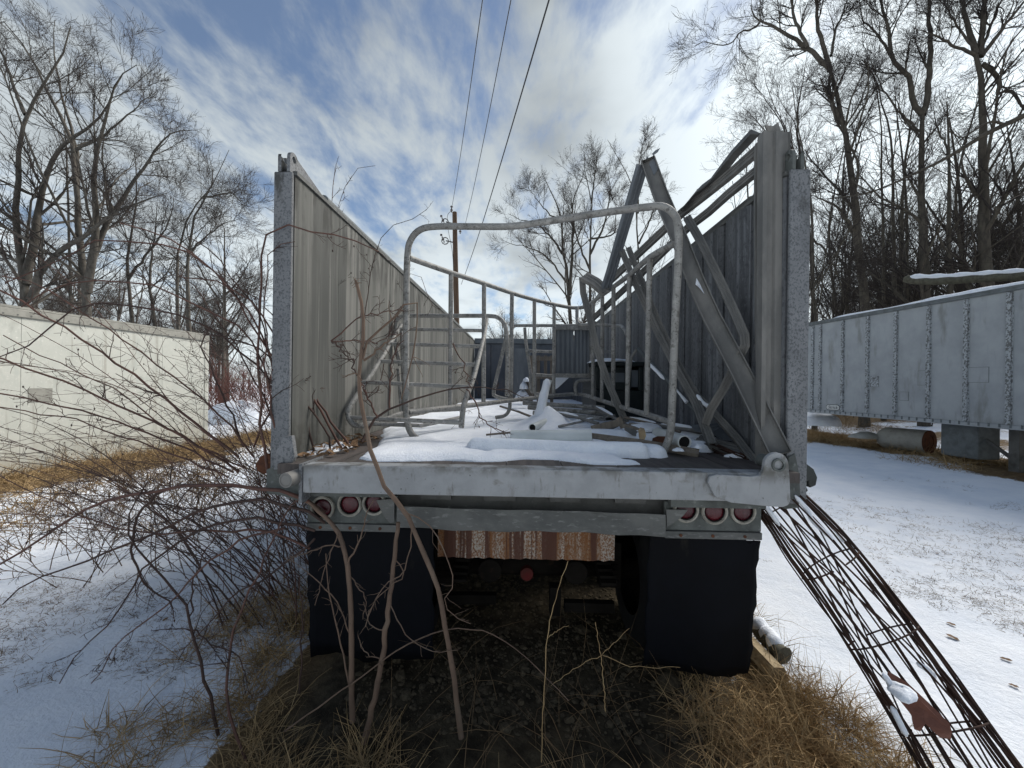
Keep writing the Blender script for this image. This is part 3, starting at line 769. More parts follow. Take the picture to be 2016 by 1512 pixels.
b = MB(); b.prism([P(1503, 262, 2.06), P(1541, 270, 2.06), P(1532, 240, 2.05), P(1522, 248, 2.05), P(1506, 246, 2.04), P(1512, 258, 2.06)], (0, .006, 0)); b.build('torn_tip', ALU, t)
b = MB(); b.prism([P(1528, 272, 2.066), P(1538, 300, 2.066), P(1539, 340, 2.066), P(1532, 300, 2.066)], (0, .004, 0)); b.build('bent_edge', ALU, t)
# ------------------------------------------------------------------ snow lying on the deck
sxs = np.linspace(XL + .004, XR - .004, 170); sys_ = 1.96 + (np.linspace(0, 1, 300) ** 1.7) * (Y1 - 2.0)
SX, SY = np.meshgrid(sxs, sys_)
sn = fbm(SX, SY, 5.0, 51, 4); sn2 = fbm(SX, SY * .55, 17, 52, 3)
edge = np.minimum(SX + .86 + .28 * np.clip((SY - 2.1) * .9, 0, 1.4) + .05 * sn, 9)
near = SY - 2.045 - .045 * np.sin(SX * 5.2 + 1.3) - .03 * np.sin(SX * 11 + sn) - .02 * sn - .012 * sn2
rightb = np.maximum(.62 - SX + .06 * sn + .05 * sn2, np.maximum((SY - 2.75) * .7 + .05 * sn + .05 * sn2, -.02))
holes = np.where(SX > -.9, .60 - (sn * .7 + sn2 * .6) + .55 * np.clip(.35 - SX, 0, 1) + 2 * np.clip(SY - 4.2, 0, 1), 9) * .12
tk = np.minimum(np.minimum(np.minimum(edge, near), rightb), holes)
th = .034 * np.tanh(np.maximum(tk, -.3) * 15) + .009 * sn * (tk > 0) + .007 * sn2 * (tk > 0)
def seg_bump(ax, ay, bx, by, h, w, r=.0):
    dx, dy = bx - ax, by - ay; L2 = dx * dx + dy * dy
    u = np.clip(((SX - ax) * dx + (SY - ay) * dy) / L2, 0, 1)
    d = np.hypot(SX - ax - u * dx, SY - ay - u * dy)
    return h * np.clip(1 - (d / w) ** 2, 0, 1) ** .5 * (1 + .12 * sn)
for a in ((-.27, 2.34, .70, 2.26, .075, .055), (.02, 2.66, .50, 2.62, .05, .16), (.55, 3.0, 1.0, 2.72, .07, .10), (.40, 3.1, .95, 3.05, .06, .09),
          (.72, 2.34, .80, 2.30, .06, .07), (.80, 3.2, 1.30, 2.8, .10, .12), (1.0, 2.62, 1.18, 2.5, .06, .06), (.30, 3.3, .60, 3.5, .06, .12), (-.9, 3.9, .1, 4.0, .03, .4)):
    sb = seg_bump(*a); th = np.where(sb > 0, np.maximum(th, sb + .008), th)
dm = np.hypot((SX - .26) * 1.0, (SY - 3.55) * .8)
mo = .20 * np.exp(-(dm / .20) ** 1.3) + .045 * np.exp(-(dm / .6) ** 2) + .01 * sn - .02; th = np.where(tk > 0, np.maximum(th, mo), th)
th = np.where(th > 0, th, -.02)
SZ = ZD + th
a_, b_ = SX.shape
ii = np.arange(a_ * b_).reshape(a_, b_)
Q = np.stack([ii[:-1, :-1], ii[:-1, 1:], ii[1:, 1:], ii[1:, :-1]], -1).reshape(-1, 4)
keep = (th.ravel()[Q] > -.015).any(1)
o = obj_arrays('deck_snow', np.stack([SX, SY, SZ], -1), Q[keep], SNOW)
tag(o, 'soft snow cover lying over the trailer deck and its scrap', 'snow', kind='stuff')
# lumps of snow lying by the left wall
def blob(c, r, seed, n=14, mt=None, flat=.6):
    rg = np.random.default_rng(seed); vs, fs = [], []
    ph = rg.uniform(0, 6.28, 6)
    for i in range(n):
        th_ = PI * .5 * i / (n - 1)
        for k in range(18):
            a = 2 * PI * k / 18
            q = 1 + .14 * math.sin(2 * a + ph[0] + th_) + .10 * math.sin(3 * a + ph[1]) + .07 * math.sin(5 * a + ph[2] + 2 * th_)
            vs.append((c[0] + r[0] * math.sin(th_) * q * math.cos(a), c[1] + r[1] * math.sin(th_) * q * math.sin(a), c[2] + r[2] * math.cos(th_) * (1 + .1 * math.sin(3 * a + th_ * 4))))
    for i in range(n - 1):
        for k in range(18): fs.append((i * 18 + k, (i + 1) * 18 + k, (i + 1) * 18 + (k + 1) % 18, i * 18 + (k + 1) % 18))
    return vs, fs
b = MB()
for i, (px, py, Y, rx, rz) in enumerate([(640, 888, 2.28, .09, .05), (668, 880, 2.36, .06, .04), (617, 893, 2.20, .05, .03)]):
    b.add(*blob(P(px, py + 4, Y), (rx, .10, rz), i), smooth=True)
tag(b.build('snow_lump', SNOW), 'lumpy snow against the foot of the left trailer wall', 'snow', kind='stuff')
tag(obj_arrays('leaf_debris', *(lambda rg: (lambda c: ((c[:, None, :] + rg.normal(0, .018, (len(c), 4, 3)) * [1, 1, .45]).reshape(-1, 3), np.arange(len(c) * 4).reshape(-1, 4)))(np.stack([rg.uniform(-1.19, -1.0, 110), rg.uniform(2.05, 2.8, 110), ZD + .012 + rg.uniform(0, .035, 110)], 1)))(np.random.default_rng(5)), LEAF, smooth=False),
    'dead leaves collected along the left edge of the deck', 'leaves', kind='stuff')

# ------------------------------------------------------------------ galvanised feeders
def zpt(px, py, z):        # point at height z along the pixel ray
    d = FW + RT * ((px - 1008) / F) + UP * ((756 - py) / F)
    return CAM + d * ((z - CAMZ) / d.z)
t = thing('hay_feeder', 'large galvanised tube hay feeder with dipped rail and vertical bars standing on the snowy deck', 'hay feeder', P(1060, 880, 2.6))
fr = [(842, 868), (822, 864), (808, 850), (801, 825), (799, 780), (800, 600), (802, 505), (809, 472), (828, 452), (860, 446), (930, 446), (1000, 446), (1045, 441), (1180, 420), (1280, 407), (1308, 408), (1327, 422), (1335, 448), (1335, 520), (1329, 640), (1323, 800), (1319, 855), (1305, 893)]
pts = [P(x, y, 2.75 - .40 * (x - 800) / 535) for x, y in fr]
b = MB(); b.tube(smooth_path(pts, 4), .0225, 12); b.build('frame_tube', GALV, t)
rail = [(806, 508), (888, 537), (953, 558), (1008, 577), (1052, 590), (1090, 599), (1128, 606), (1152, 604), (1170, 592), (1210, 563), (1240, 541), (1280, 506), (1328, 480)]
b = MB(); b.tube(smooth_path([zpt(x, y, 2.60) for x, y in rail], 3), .021, 10); b.build('top_rail', GALV, t)
low = [(804, 812), (888, 802), (953, 795), (1008, 788), (1052, 783), (1090, 779), (1128, 776), (1152, 778), (1170, 784), (1210, 797), (1240, 807), (1280, 818), (1322, 833)]
lp = [P(x, y, zpt(a, b_, 2.60).y) for (x, y), (a, b_) in zip(low, rail)]
b = MB(); b.tube(smooth_path(lp, 3), .021, 10); b.build('bottom_rail', GALV, t)
def polyx(lst, x):
    for (x0, y0), (x1, y1) in zip(lst, lst[1:]):
        if x0 <= x <= x1: return y0 + (y1 - y0) * (x - x0) / (x1 - x0)
for xt, xb in ((888, 886), (953, 952), (1008, 1006), (1052, 1052), (1091, 1090), (1168, 1167), (1186, 1185), (1208, 1207), (1239, 1235), (1279, 1273)):
    b = MB(); a = zpt(xt, polyx(rail, xt), 2.60); c = P(xb, polyx(low, xb), a.y); b.tube([a, c], .0195, 10); b.build('feeder_bar', GALV, t)
b = MB(); b.tube(smooth_path([P(1172, 636, 3.9), P(1150, 640, 4.2), P(1137, 634, 4.35), P(1136, 606, 4.45)], 4), .02, 8); b.build('bent_tube', GALV, t)

t = thing('feed_rack', 'slanted galvanised ladder style feed rack leaning at the left of the deck', 'feed rack', P(800, 850, 3.5))
YR = 3.55
def rk(x, y): return P(x, y, float(np.interp(y, [625, 640, 680, 715, 755, 800, 835], [3.55, 3.5, 3.2, 3.0, 2.78, 2.62, 2.58])))
b = MB(); b.tube(smooth_path([P(742, 831, 2.75), P(712, 838, 2.62), rk(694, 834), rk(685, 815), rk(692, 795), rk(745, 715), rk(790, 640)], 5), .0185, 10); b.build('side_tube', GALV, t)
b = MB(); b.tube(smooth_path([P(788, 720, YR + .05), P(779, 680, YR + .05), P(779, 640, YR + .05), P(786, 626, YR + .05), P(802, 622, YR + .05), P(880, 622, YR + .05), P(960, 622, YR + .05), P(983, 627, YR + .05), P(995, 645, YR + .05), P(999, 690, YR + .05), P(998, 780, YR + .05)], 5), .020, 10); b.build('back_frame', GALV, t)
b = MB(); b.tube(smooth_path([rk(958, 628), rk(953, 660), rk(946, 690), rk(932, 745), rk(914, 795), rk(908, 842)], 5), .0185, 10); b.build('side_tube', GALV, t)
for x0, y0, x1, y1 in ((788, 648, 952, 651), (770, 677, 947, 682), (744, 711, 936, 718), (712, 752, 925, 762), (686, 822, 908, 832)):
    b = MB(); b.tube([rk(x0, y0), rk(x1, y1)], .0155, 10); b.build('rail', GALV, t)
b = MB(); b.tube(smooth_path([rk(704, 838), P(760, 824, 2.85), P(800, 812, 3.1), P(905, 806, 3.5)], 4), .015, 8); b.build('rail', GALV, t)
b = MB(); b.tube([P(730, 834, 2.7), P(830, 838, 2.8), P(906, 822, 3.2)], .015, 8); b.build('rail', GALV, t)
for x, y0, y1 in ((784, 726, 812), (790, 650, 810)):
    b = MB(); b.tube([P(x, y0, YR + .05), P(x + 6, y1, YR + .02)], .016, 8); b.build('stay', GALV, t)

t = thing('tube_gate', 'smaller galvanised tube gate standing behind the feeder in the middle of the deck', 'gate', P(1040, 800, 4.6))
YG = 4.9
b = MB(); b.tube(smooth_path([P(998, 655, YG - .3), P(988, 700, YG - .3), P(973, 765, YG - .3), P(976, 780, YG - .3), P(1002, 787, YG - .3)], 5), .022, 10); b.build('side_tube', GALV, t)
b = MB(); b.tube(smooth_path([P(1033, 645, YG), P(1036, 680, YG), P(1044, 730, YG), P(1046, 768, YG), P(1060, 776, YG), P(1090, 779, YG)], 5), .02, 10); b.build('side_tube', GALV, t)
b = MB(); b.tube(smooth_path([P(1006, 650, YG), P(1013, 642, YG), P(1026, 641, YG), P(1100, 641, YG), P(1210, 641, YG), P(1228, 647, YG - .5), P(1234, 660, YG - .6)], 5), .02, 10); b.build('top_tube', GALV, t)
for y0, y1 in ((691, 693), (737, 740)):
    for xa_, xb_ in ((1042, 1092), (1166, 1206)):
        b = MB(); b.tube([P(xa_, y0, YG), P(xb_, y1, YG)], .019, 8); b.build('rail', GALV, t)
b = MB(); b.tube(smooth_path([P(976, 822, 3.9), P(994, 818, 3.95), P(1003, 805, 4.0), P(1004, 780, 4.05)], 5), .019, 8); b.build('foot_tube', GALV, t)
b = MB(); b.tube(smooth_path([P(1135, 779, 4.5), P(1133, 760, 4.5), P(1140, 750, 4.5), P(1164, 748, 4.5)], 5), .021, 8); b.build('foot_tube', GALV, t)

t = thing('metal_screen', 'two grey metal sheets with a slit of light between them hung on the gate', 'metal panel', P(1128, 740, 4.6))
YS = 4.62
for x0, x1 in ((1092, 1129), (1131, 1160)):
    b = MB(); n = 9; xs = np.linspace(x0, x1, n)
    vs = []
    for i, x in enumerate(xs):
        d = .012 * (i % 2)
        vs += [P(x, 649, YS + d), P(x, 735, YS + d)]
    b.add(vs, [(2 * i, 2 * i + 1, 2 * i + 3, 2 * i + 2) for i in range(n - 1)])
    o = b.build('sheet', SHEETM, t); o.modifiers.new('solid', 'SOLIDIFY').thickness = .004
for y, h in ((645, .022), (739, .022)):
    b = MB(); b.bar(P(1090, y, YS - .01), P(1164, y + 1, YS - .01), .03, .05); b.build('frame_rail', GALV, t)
b = MB(); b.bar(P(1163, 645, YS - .01), P(1164, 742, YS - .01), .035, .03); b.build('frame_rail', GALV, t)

for i, (a, c, lab) in enumerate((((1030, 793, 4.3), (1190, 803, 4.0), 'uppermost of three tubes lying across the middle of the deck behind the feeder'),
                                 ((1040, 802, 4.15), (1192, 814, 3.85), 'middle one of three tubes lying across the deck behind the feeder'),
                                 ((1050, 813, 4.0), (1192, 824, 3.72), 'lowest of three tubes lying across the deck, nearest the snow mound'))):
    b = MB(); b.tube([P(*a), P(*c)], .024, 10); tag(b.build('loose_tube', GALV), lab, 'tube', 'loose tubes lying across the deck')

# ------------------------------------------------------------------ bent aluminium channels
CG = 'bent aluminium channels thrown into the trailer'
channel('bent_channel', 'widest bent aluminium channel forming the right leg of the tall pointed shape', [(1276, 318, 2.85), (1300, 385, 2.75), (1340, 480, 2.58), (1368, 552, 2.46), (1384, 590, 2.41), (1400, 625, 2.36), (1460, 740, 2.18), (1500, 822, 2.06), (1536, 895, 1.965)],   .098, -.032, (-.35, -1, .1), ALU, chan, group=CG)
channel('bent_channel', 'dark folded channel forming the left leg of the tall pointed shape', [(1268, 325, 2.86), (1247, 395, 3.0), (1222, 480, 3.2), (1206, 535, 3.35), (1194, 572, 3.45)], .088, .035, (.45, -1, -.1), SHEETM, group=CG)
channel('bent_channel', 'short pale channel end folded back below the pointed shape', [(1150, 541, 3.5), (1172, 553, 3.46), (1194, 572, 3.42)], .11, .035, (-.1, -1, .9), ALU, group=CG)
channel('bent_channel', 'narrow channel dropping from the pale folded end behind the feeder bars', [(1146, 545, 3.55), (1148, 575, 3.55), (1160, 622, 3.5), (1176, 690, 3.45), (1196, 750, 3.4), (1232, 832, 3.3)], .058, .03, (-.2, -1, .1), ALU, group=CG)
channel('bent_channel', 'thin channel slanting down from below the point to the deck snow', [(1224, 492, 3.25), (1250, 555, 3.15), (1292, 648, 3.0), (1330, 722, 2.8), (1368, 790, 2.62), (1398, 870, 2.42)], .046, .03, (-.3, -1, .1), ALU, group=CG)
channel('bent_channel', 'second thin channel running close beside the slanting one to the bracket', [(1237, 486, 3.3), (1262, 548, 3.2), (1300, 640, 3.02), (1335, 715, 2.85), (1372, 778, 2.66), (1400, 805, 2.55), (1452, 862, 2.35), (1504, 930, 2.12)], .042, .03, (-.3, -1, .3), ALU, group=CG)
channel('bent_channel', 'kinked channel bowed outwards against the right trailer wall', [(1352, 425, 2.7), (1378, 470, 2.55), (1420, 555, 2.38), (1450, 622, 2.26), (1466, 660, 2.2), (1467, 680, 2.19), (1452, 712, 2.24), (1425, 765, 2.33), (1400, 806, 2.41), (1388, 836, 2.45)], .048, .03, (-.4, -1, 0), ALU, group=CG)
channel('bent_channel', 'upper one of the two rails sloping down from the torn upright post', [(1497, 286, 2.16), (1430, 345, 2.43), (1385, 382, 2.66), (1340, 418, 2.9), (1262, 492, 3.35), (1200, 552, 3.75)], .062, .03, (-.7, -1, .15), ALU, group=CG)
channel('bent_channel', 'lower one of the two rails sloping down from the torn upright post', [(1492, 330, 2.16), (1430, 381, 2.42), (1392, 416, 2.6), (1350, 449, 2.85), (1275, 524, 3.3), (1160, 632, 4.1)], .05, .03, (-.7, -1, .15), ALU, group=CG)
channel('bent_channel', 'short upright stub of rail at the top corner beside the torn post', [(1497, 280, 2.14), (1496, 420, 2.14), (1498, 640, 2.13), (1502, 800, 2.13)], .045, .03, (-.3, -1, 0), ALU, group=CG)
b = MB()
pts = [(1500, 272, 2.13), (1478, 272, 2.2), (1440, 314, 2.38), (1400, 362, 2.58), (1382, 378, 2.66), (1372, 384, 2.70), (1340, 420, 2.88)]
p3 = [P(*q) for q in pts]; up_ = [.0, .03, .035, .02, .03, .015, .005]
vs = []
for p_, h in zip(p3, up_): vs += [p_ + Vector((-.02, -.03, .0)), p_ + Vector((.0, .0, h + .015)), p_ + Vector((.06, .03, h))]
b.add(vs, [(3 * i + j, 3 * i + 3 + j, 3 * i + 4 + j, 3 * i + 1 + j) for i in range(len(p3) - 1) for j in range(2)])
o = b.build('bent_flashing', STEELD); o.modifiers.new('solid', 'SOLIDIFY').thickness = .005
tag(o, 'dark crumpled flashing lying along the upper sloping rail', 'flashing')
# torn tips and a dark strip at the point
b = MB(); b.prism([P(1266, 330, 2.86), P(1274, 306, 2.86), P(1280, 318, 2.86)], (0, .006, 0)); b.prism([P(1278, 322, 2.84), P(1287, 303, 2.84), P(1297, 330, 2.80), P(1288, 345, 2.8)], (0, .006, 0))
b.prism([P(1284, 302, 2.84), P(1290, 296, 2.84), P(1300, 291, 2.84), P(1296, 298, 2.84), P(1288, 304, 2.84)], (0, .01, 0))
tag(b.build('torn_metal_tip', SHEETM), 'jagged torn metal tips at the top of the pointed shape', 'scrap metal')
b = MB(); b.prism([P(1371, 548, 2.44), P(1378, 560, 2.43), P(1386, 578, 2.41), P(1376, 566, 2.42), P(1369, 560, 2.44)], (0, -.003, 0))
tag(b.build('snow_patch', SNOW), 'small snow wedge in the kink of the widest channel', 'snow')
b = MB(); b.tube([P(1252, 690, 3.4), P(1255, 686, 3.4), P(1330, 765, 2.95), P(1380, 822, 2.75)], .014, 8)
tag(b.build('thin_bar', VANRAIL), 'thin dark bar slanting across the right wall behind the feeder', 'bar')
b = MB(); b.tube([P(1253, 688, 3.4), P(1243, 704, 3.4), P(1240, 735, 3.4), P(1234, 790, 3.35)], .012, 8)
tag(b.build('thin_bar', ALU), 'thin grey bent rod standing beside the dark cab', 'bar')
# snow caps on sloping bars
b = MB()
for l in ([(1276, 718, 3.18), (1290, 731, 3.12), (1308, 750, 3.04)], [(1330, 768, 2.93), (1352, 795, 2.83)], [(1372, 780, 2.64), (1385, 797, 2.6), (1402, 806, 2.53)]):
    b.tube(smooth_path([P(x, y - 3, Y) for x, y, Y in l], 4), [.006] + [.014] * (4 * (len(l) - 1) - 1) + [.005], 8)
tag(b.build('snow_strip', SNOW), 'thin strips of snow caught on the slanting bars', 'snow', kind='stuff')

# things lying on the deck
channel('flat_channel', 'long channel lying flat on the deck from the pale pipe towards the dark pipe end', [(1162, 856, 2.62), (1262, 869, 2.45), (1376, 889, 2.30)], .055, .025, (0, -.5, 1), WOODG, cat='metal channel')
channel('flat_channel', 'broad channel lying on the deck pushed into the hinge bracket corner', [(1372, 862, 2.55), (1440, 879, 2.38), (1515, 897, 2.22)], .10, .03, (0, -.6, 1), ALU, cat='metal channel')
channel('flat_channel', 'narrow channel on the deck behind the broad one near the right wall', [(1420, 862, 2.66), (1470, 874, 2.48), (1520, 888, 2.34)], .05, .03, (0, -.6, 1), ALU, cat='metal channel')
channel('flat_channel', 'channel standing on its end at the foot of the slanting bars', [(1368, 775, 2.66), (1385, 825, 2.5), (1403, 872, 2.36)], .045, .03, (-.3, -1, .2), ALU, cat='metal channel')
def pipe(name, label, pts, r, mt, inner=.86, dark=True):
    b = MB(); p3 = [P(*q) for q in pts]; b.tube(p3, r, 18, inner=inner); b.cur = 1
    if dark:  # black discs paint the inner shade at both pipe mouths
        d = (p3[-1] - p3[-2]).normalized(); b.disc(p3[-1] - d * .012, d, r * inner * .99, .001, 18); b.disc(p3[0] + (p3[1] - p3[0]).normalized() * .012, p3[0] - p3[1], r * inner * .99, .001, 18)
    return tag(b.build(name, [mt, BLACK]), label, 'pipe')
pipe('plastic_pipe', 'white pipe with a black open end facing the camera under the feeder leg', [(1295, 853, 2.75), (1348, 871, 2.36)], .042, PVC)
pipe('plastic_pipe', 'thick pale pipe lying crosswise half buried in the deck snow', [(1006, 862, 2.62), (1164, 861, 2.58)], .052, PVC)
pipe('plastic_pipe', 'short white pipe with a round black mouth beside the snow mound', [(1085, 826, 3.5), (1048, 842, 3.08)], .032, PVC)
b = MB(); b.tube(smooth_path([P(1062, 838, 3.52), P(1066, 815, 3.55), P(1073, 775, 3.6), P(1080, 748, 3.62)], 5), .034, 12)
tag(b.build('snowy_pole', PVC), 'white pole standing in the snow mound, leaning right', 'pole')
b = MB(); b.tube(smooth_path([P(1060, 838, 3.46), P(1063, 812, 3.5), P(1071, 775, 3.56), P(1078, 746, 3.58)], 5), [.05] * 6 + [.04] * 5 + [.034] * 4 + [.012], 10)
tag(b.build('snow_crust', SNOW), 'snow crust clinging to the pole in the mound', 'snow')
b = MB(); b.bar(P(957, 856, 2.72), P(1041, 848, 2.78), .022, .012); tag(b.build('thin_board', WOODG), 'thin grey stick lying on the deck snow left of the pale pipe', 'stick')
b = MB(); b.prism([P(1258, 852, 2.5), P(1262, 846, 2.5), P(1270, 848, 2.5), P(1272, 858, 2.48), P(1268, 868, 2.48), P(1259, 864, 2.5)], (.01, .05, .01)); tag(b.build('broken_timber', WOODY), 'short broken yellow timber stub poking from the deck snow', 'timber')
b = MB(); b.bar(P(1165, 845, 3.0), P(1226, 830, 3.0), .04, .05); b.bar(P(1218, 822, 3.0), P(1228, 842, 2.98), .04, .04); tag(b.build('wood_scrap', WOODG), 'dark grey timber scrap under snow left of the feeder leg', 'timber')
b = MB(); b.bar(P(1230, 838, 2.9), P(1262, 848, 2.8), .05, .03); b.bar(P(1238, 836, 2.92), P(1262, 836, 2.9), .03, .02); tag(b.build('wood_scrap', WOODG), 'splintered timber scrap between the feeder bars and the broken stub', 'timber')
b = MB(); b.prism([P(1362, 842, 2.62), P(1425, 838, 2.62), P(1466, 872, 2.45), P(1420, 866, 2.48), P(1400, 852, 2.54), P(1370, 850, 2.6)], (.02, .04, .015)); tag(b.build('plastic_scrap', SHEETM), 'grey moulded plastic scrap by the right wall below the bars', 'scrap')
b = MB(); b.prism([P(1086, 774, 5.2), P(1096, 745, 5.2), P(1124, 741, 5.2), P(1098, 768, 5.2)], (.0, .03, .02)); tag(b.build('tilted_sheet', FRONTM), 'tilted dark sheet under the hanging grey panel', 'metal sheet')
b = MB(); b.prism([P(1088, 770, 5.19), P(1095, 744, 5.19), P(1124, 740, 5.19), P(1098, 764, 5.19)], (.0, .01, .02)); tag(b.build('snow_patch', SNOW), 'snow lying on the tilted sheet under the hanging panel', 'snow')
b = MB(); b.obox(P(1042, 766, 6.2), ((1, 0, 0), (0, 1, 0), (0, 0, 1)), (.07, .07, .16)); tag(b.build('wooden_stump', WOODG), 'dark timber stump near the front of the deck', 'timber')
b = MB()
for (px, py, Y, rx, rz) in ((1028, 786, 6.1, .11, .14), (1031, 766, 6.1, .07, .12), (1036, 752, 6.1, .05, .07)): b.add(*blob(P(px, py, Y), (rx, .1, rz), px), smooth=True)
tag(b.build('snow_heap', SNOW), 'small steep snow heap against the timber stump', 'snow')
t = thing('pallet_rack', 'dark timber pallet frame standing before the front wall', 'pallet', P(1066, 790, 7.5))
for x in (1046, 1060, 1074, 1086):
    b = MB(); b.bar(P(x, 700, 7.6), P(x, 792, 7.6), .06, .05, (0, 1, 0)); b.build('post', WOODG, t)
for y in (706, 742, 780):
    b = MB(); b.bar(P(1042, y, 7.5), P(1090, y, 7.5), .03, .08); b.build('slat', WOODG, t)
b = MB(); b.box(P(1012, 700, 8.6).x, P(1045, 700, 8.6).x, 8.6, 8.63, ZD + .03, P(1020, 686, 8.6).z)
tag(b.build('leaning_sheet', SHEETM), 'tall grey sheet standing before the front wall left of the pallet', 'metal sheet')

for i, (l, lab) in enumerate((([(1380, 905, 2.42), (1430, 916, 2.30), (1490, 934, 2.14)], 'rusty rod on the deck beside the hinge bracket, nearest the camera'), ([(1375, 898, 2.46), (1432, 908, 2.34), (1500, 926, 2.16)], 'rusty rod on the deck beside the hinge bracket, second from the camera'), ([(1398, 892, 2.46), (1450, 903, 2.34), (1502, 918, 2.2)], 'rusty rod on the deck beside the hinge bracket, furthest from the camera'))):
    b = MB(); b.tube([P(*q) for q in l], .007, 6); tag(b.build('rusty_rod', RUST), lab, 'rod', 'rusty rods by the hinge bracket')
for i, (px, py, Y, rx, ry, rz, lab) in enumerate(((1452, 905, 2.3, .075, .03, .022, 'snow lump on the scrap left of the hinge bracket'), (1478, 862, 2.62, .11, .20, .10, 'large snow drift at the foot of the right wall behind the bracket'), (1375, 878, 2.33, .028, .02, .02, 'small snow lump right of the dark pipe end'), (1335, 884, 2.30, .03, .03, .018, 'small snow lump just below the dark pipe end'),
                                                (1395, 853, 2.75, .12, .10, .05, 'snow lump under the slanting bars at the right'), (1268, 838, 2.9, .16, .12, .05, 'snow lump behind the broken timber stub'))):
    b = MB(); c = P(px, py, Y); c.z = max(c.z - rz * .6, ZD + .0); b.add(*blob(c, (rx, ry, rz), 90 + i), smooth=True); tag(b.build('snow_lump', SNOW), lab, 'snow')
for i, (a, c, r, mt_, lab) in enumerate(((( 1090, 812, 3.7), (1178, 834, 3.1), .014, ALU, 'thin grey tube right of the snow mound, upper of two crossing ones'), ((1100, 840, 3.2), (1210, 818, 3.5), .012, GALV, 'thin tube crossing low right of the snow mound'),
        ((1168, 800, 3.9), (1240, 842, 3.0), .016, ALU, 'grey tube slanting behind the right feeder bars'), ((1230, 822, 3.2), (1340, 850, 2.8), .013, WOODG, 'grey pole under the feeder bottom rail at the right'),
        ((985, 800, 4.4), (1050, 822, 3.7), .012, WOODG, 'dead branch lying left of the snow mound'), ((1290, 838, 2.95), (1420, 858, 2.6), .018, ALU, 'grey tube lying towards the right wall behind the dark pipe end'))):
    b = MB(); p0, p1 = P(*a), P(*c); md = (p0 + p1) / 2 + Vector((0, 0, .01)); b.tube([p0, md, p1], r, 8); tag(b.build('loose_tube', mt_), lab, 'tube')
    b = MB(); b.tube([p0.lerp(p1, .1) + Vector((0, 0, r)), p0.lerp(p1, .3) + Vector((0, 0, r * 1.5)), p0.lerp(p1, .55) + Vector((0, 0, r * 1.4)), p0.lerp(p1, .62) + Vector((0, 0, r))], [.004, r * .9, r * .8, .004], 8); tag(b.build('snow_strip', SNOW), 'snow on the ' + lab[:1] + lab[1:].split(',')[0], 'snow')
for i, (px, py, Y, w_, h_, a_, lab) in enumerate(((1195, 842, 3.0, .10, .05, .4, 'small bent sheet scrap in the snow left of the right feeder leg'), (1245, 852, 2.75, .07, .04, -.5, 'curled metal scrap just left of the broken timber stub'), (1430, 850, 2.66, .10, .05, .9, 'bent sheet scrap standing against the foot of the right wall'), (1300, 868, 2.5, .06, .03, .2, 'dark flat scrap under the feeder leg'))):
    c = P(px, py, Y); b = MB(); u = Vector((math.cos(a_), .3, math.sin(a_) * .6)) * w_; v = Vector((-.2, .5, h_ / w_)) * w_
    b.prism([c - u, c - u * .2 - v * .5, c + u * .9 - v * .3, c + u + v * .4, c + v * .7, c - u * .7 + v * .5], (.0, .004, .006)); tag(b.build('sheet_scrap', [SHEETM, ALU, STEELD, RUST][i]), lab, 'scrap metal')
# dark cab with a window, snow on its roof
yc0, yc1 = 4.25, 5.2
x0c, x1c = P(1174, 750, yc0).x, 1.345
zc = P(1200, 712, yc0).z
t = thing('machine_cab', 'dark green cab with a small window inside the right of the trailer', 'cab', ((x0c + x1c) / 2, yc0, ZD))
b = MB(); b.box(x0c, x1c, yc0, yc1, ZD + .06, ZD + .36); b.box(x0c, x0c + .05, yc0, yc1, ZD + .36, zc - .05); b.box(x1c - .16, x1c - .13, yc0, yc1, ZD + .36, zc - .05)
b.box(x1c - .05, x1c, yc0, yc1, ZD + .36, zc - .05); b.box(x0c + .05, x1c - .16, yc0 + .03, yc1, ZD + .36, zc - .05); b.build('cab_body', DARKCAB, t, bevel=.01)
b = MB(); b.box(x0c - .02, x1c + .01, yc0 - .03, yc1 + .03, zc - .05, zc); b.build('roof', DARKCAB, t, bevel=.012)
b = MB(); b.box(x1c - .128, x1c - .052, yc0 + .02, yc0 + .03, ZD + .40, zc - .09); b.build('window', GLASS, t)
b = MB(); b.box(x0c + .10, x1c - .20, yc0 + .018, yc0 + .028, ZD + .45, zc - .12); b.build('window', GLASS, t)
b = MB(); b.add(*blob(((x0c + x1c) / 2, (yc0 + yc1) / 2, zc - .002), ((x1c - x0c) * .52, .55, .06), 77), smooth=True)
tag(b.build('roof_snow', SNOW), 'snow layer on the roof of the dark cab', 'snow')

# ------------------------------------------------------------------ twisted rebar cage hanging off the right rear corner
t = thing('rebar_cage', 'long rusty twisted reinforcing rod cage drooping from the trailer corner to the snow', 'rebar cage', (2.1, 1.5, 0))
axp = [P(1390, 902, 2.45) + Vector((0, 0, .06)), P(1470, 930, 2.22), P(1530, 985, 2.06), P(1618, 1090, 1.94), P(1700, 1200, 1.83), P(1800, 1345, 1.69), P(1908, 1512, 1.53), P(2010, 1668, 1.41)]
ax_, _ = resample(axp, [1], 40)
tg = np.gradient(ax_, axis=0); tg /= np.linalg.norm(tg, axis=1, keepdims=True)
e1 = np.cross(tg, np.array([0, 1.0, 0])); e1 /= np.linalg.norm(e1, axis=1, keepdims=True)
e2 = np.cross(tg, e1)
rgc = np.random.default_rng(3)
s_ = np.linspace(0, 1, 40)
wide = np.interp(s_, [0, .12, .22, .4, 1], [.05, .07, .105, .14, .165])
def ringpt(phi, k, rj=0):
    w = wide[k] + rj
    return ax_[k] + e1[k] * w * math.cos(phi) + e2[k] * w * .62 * math.sin(phi)
NR = 32
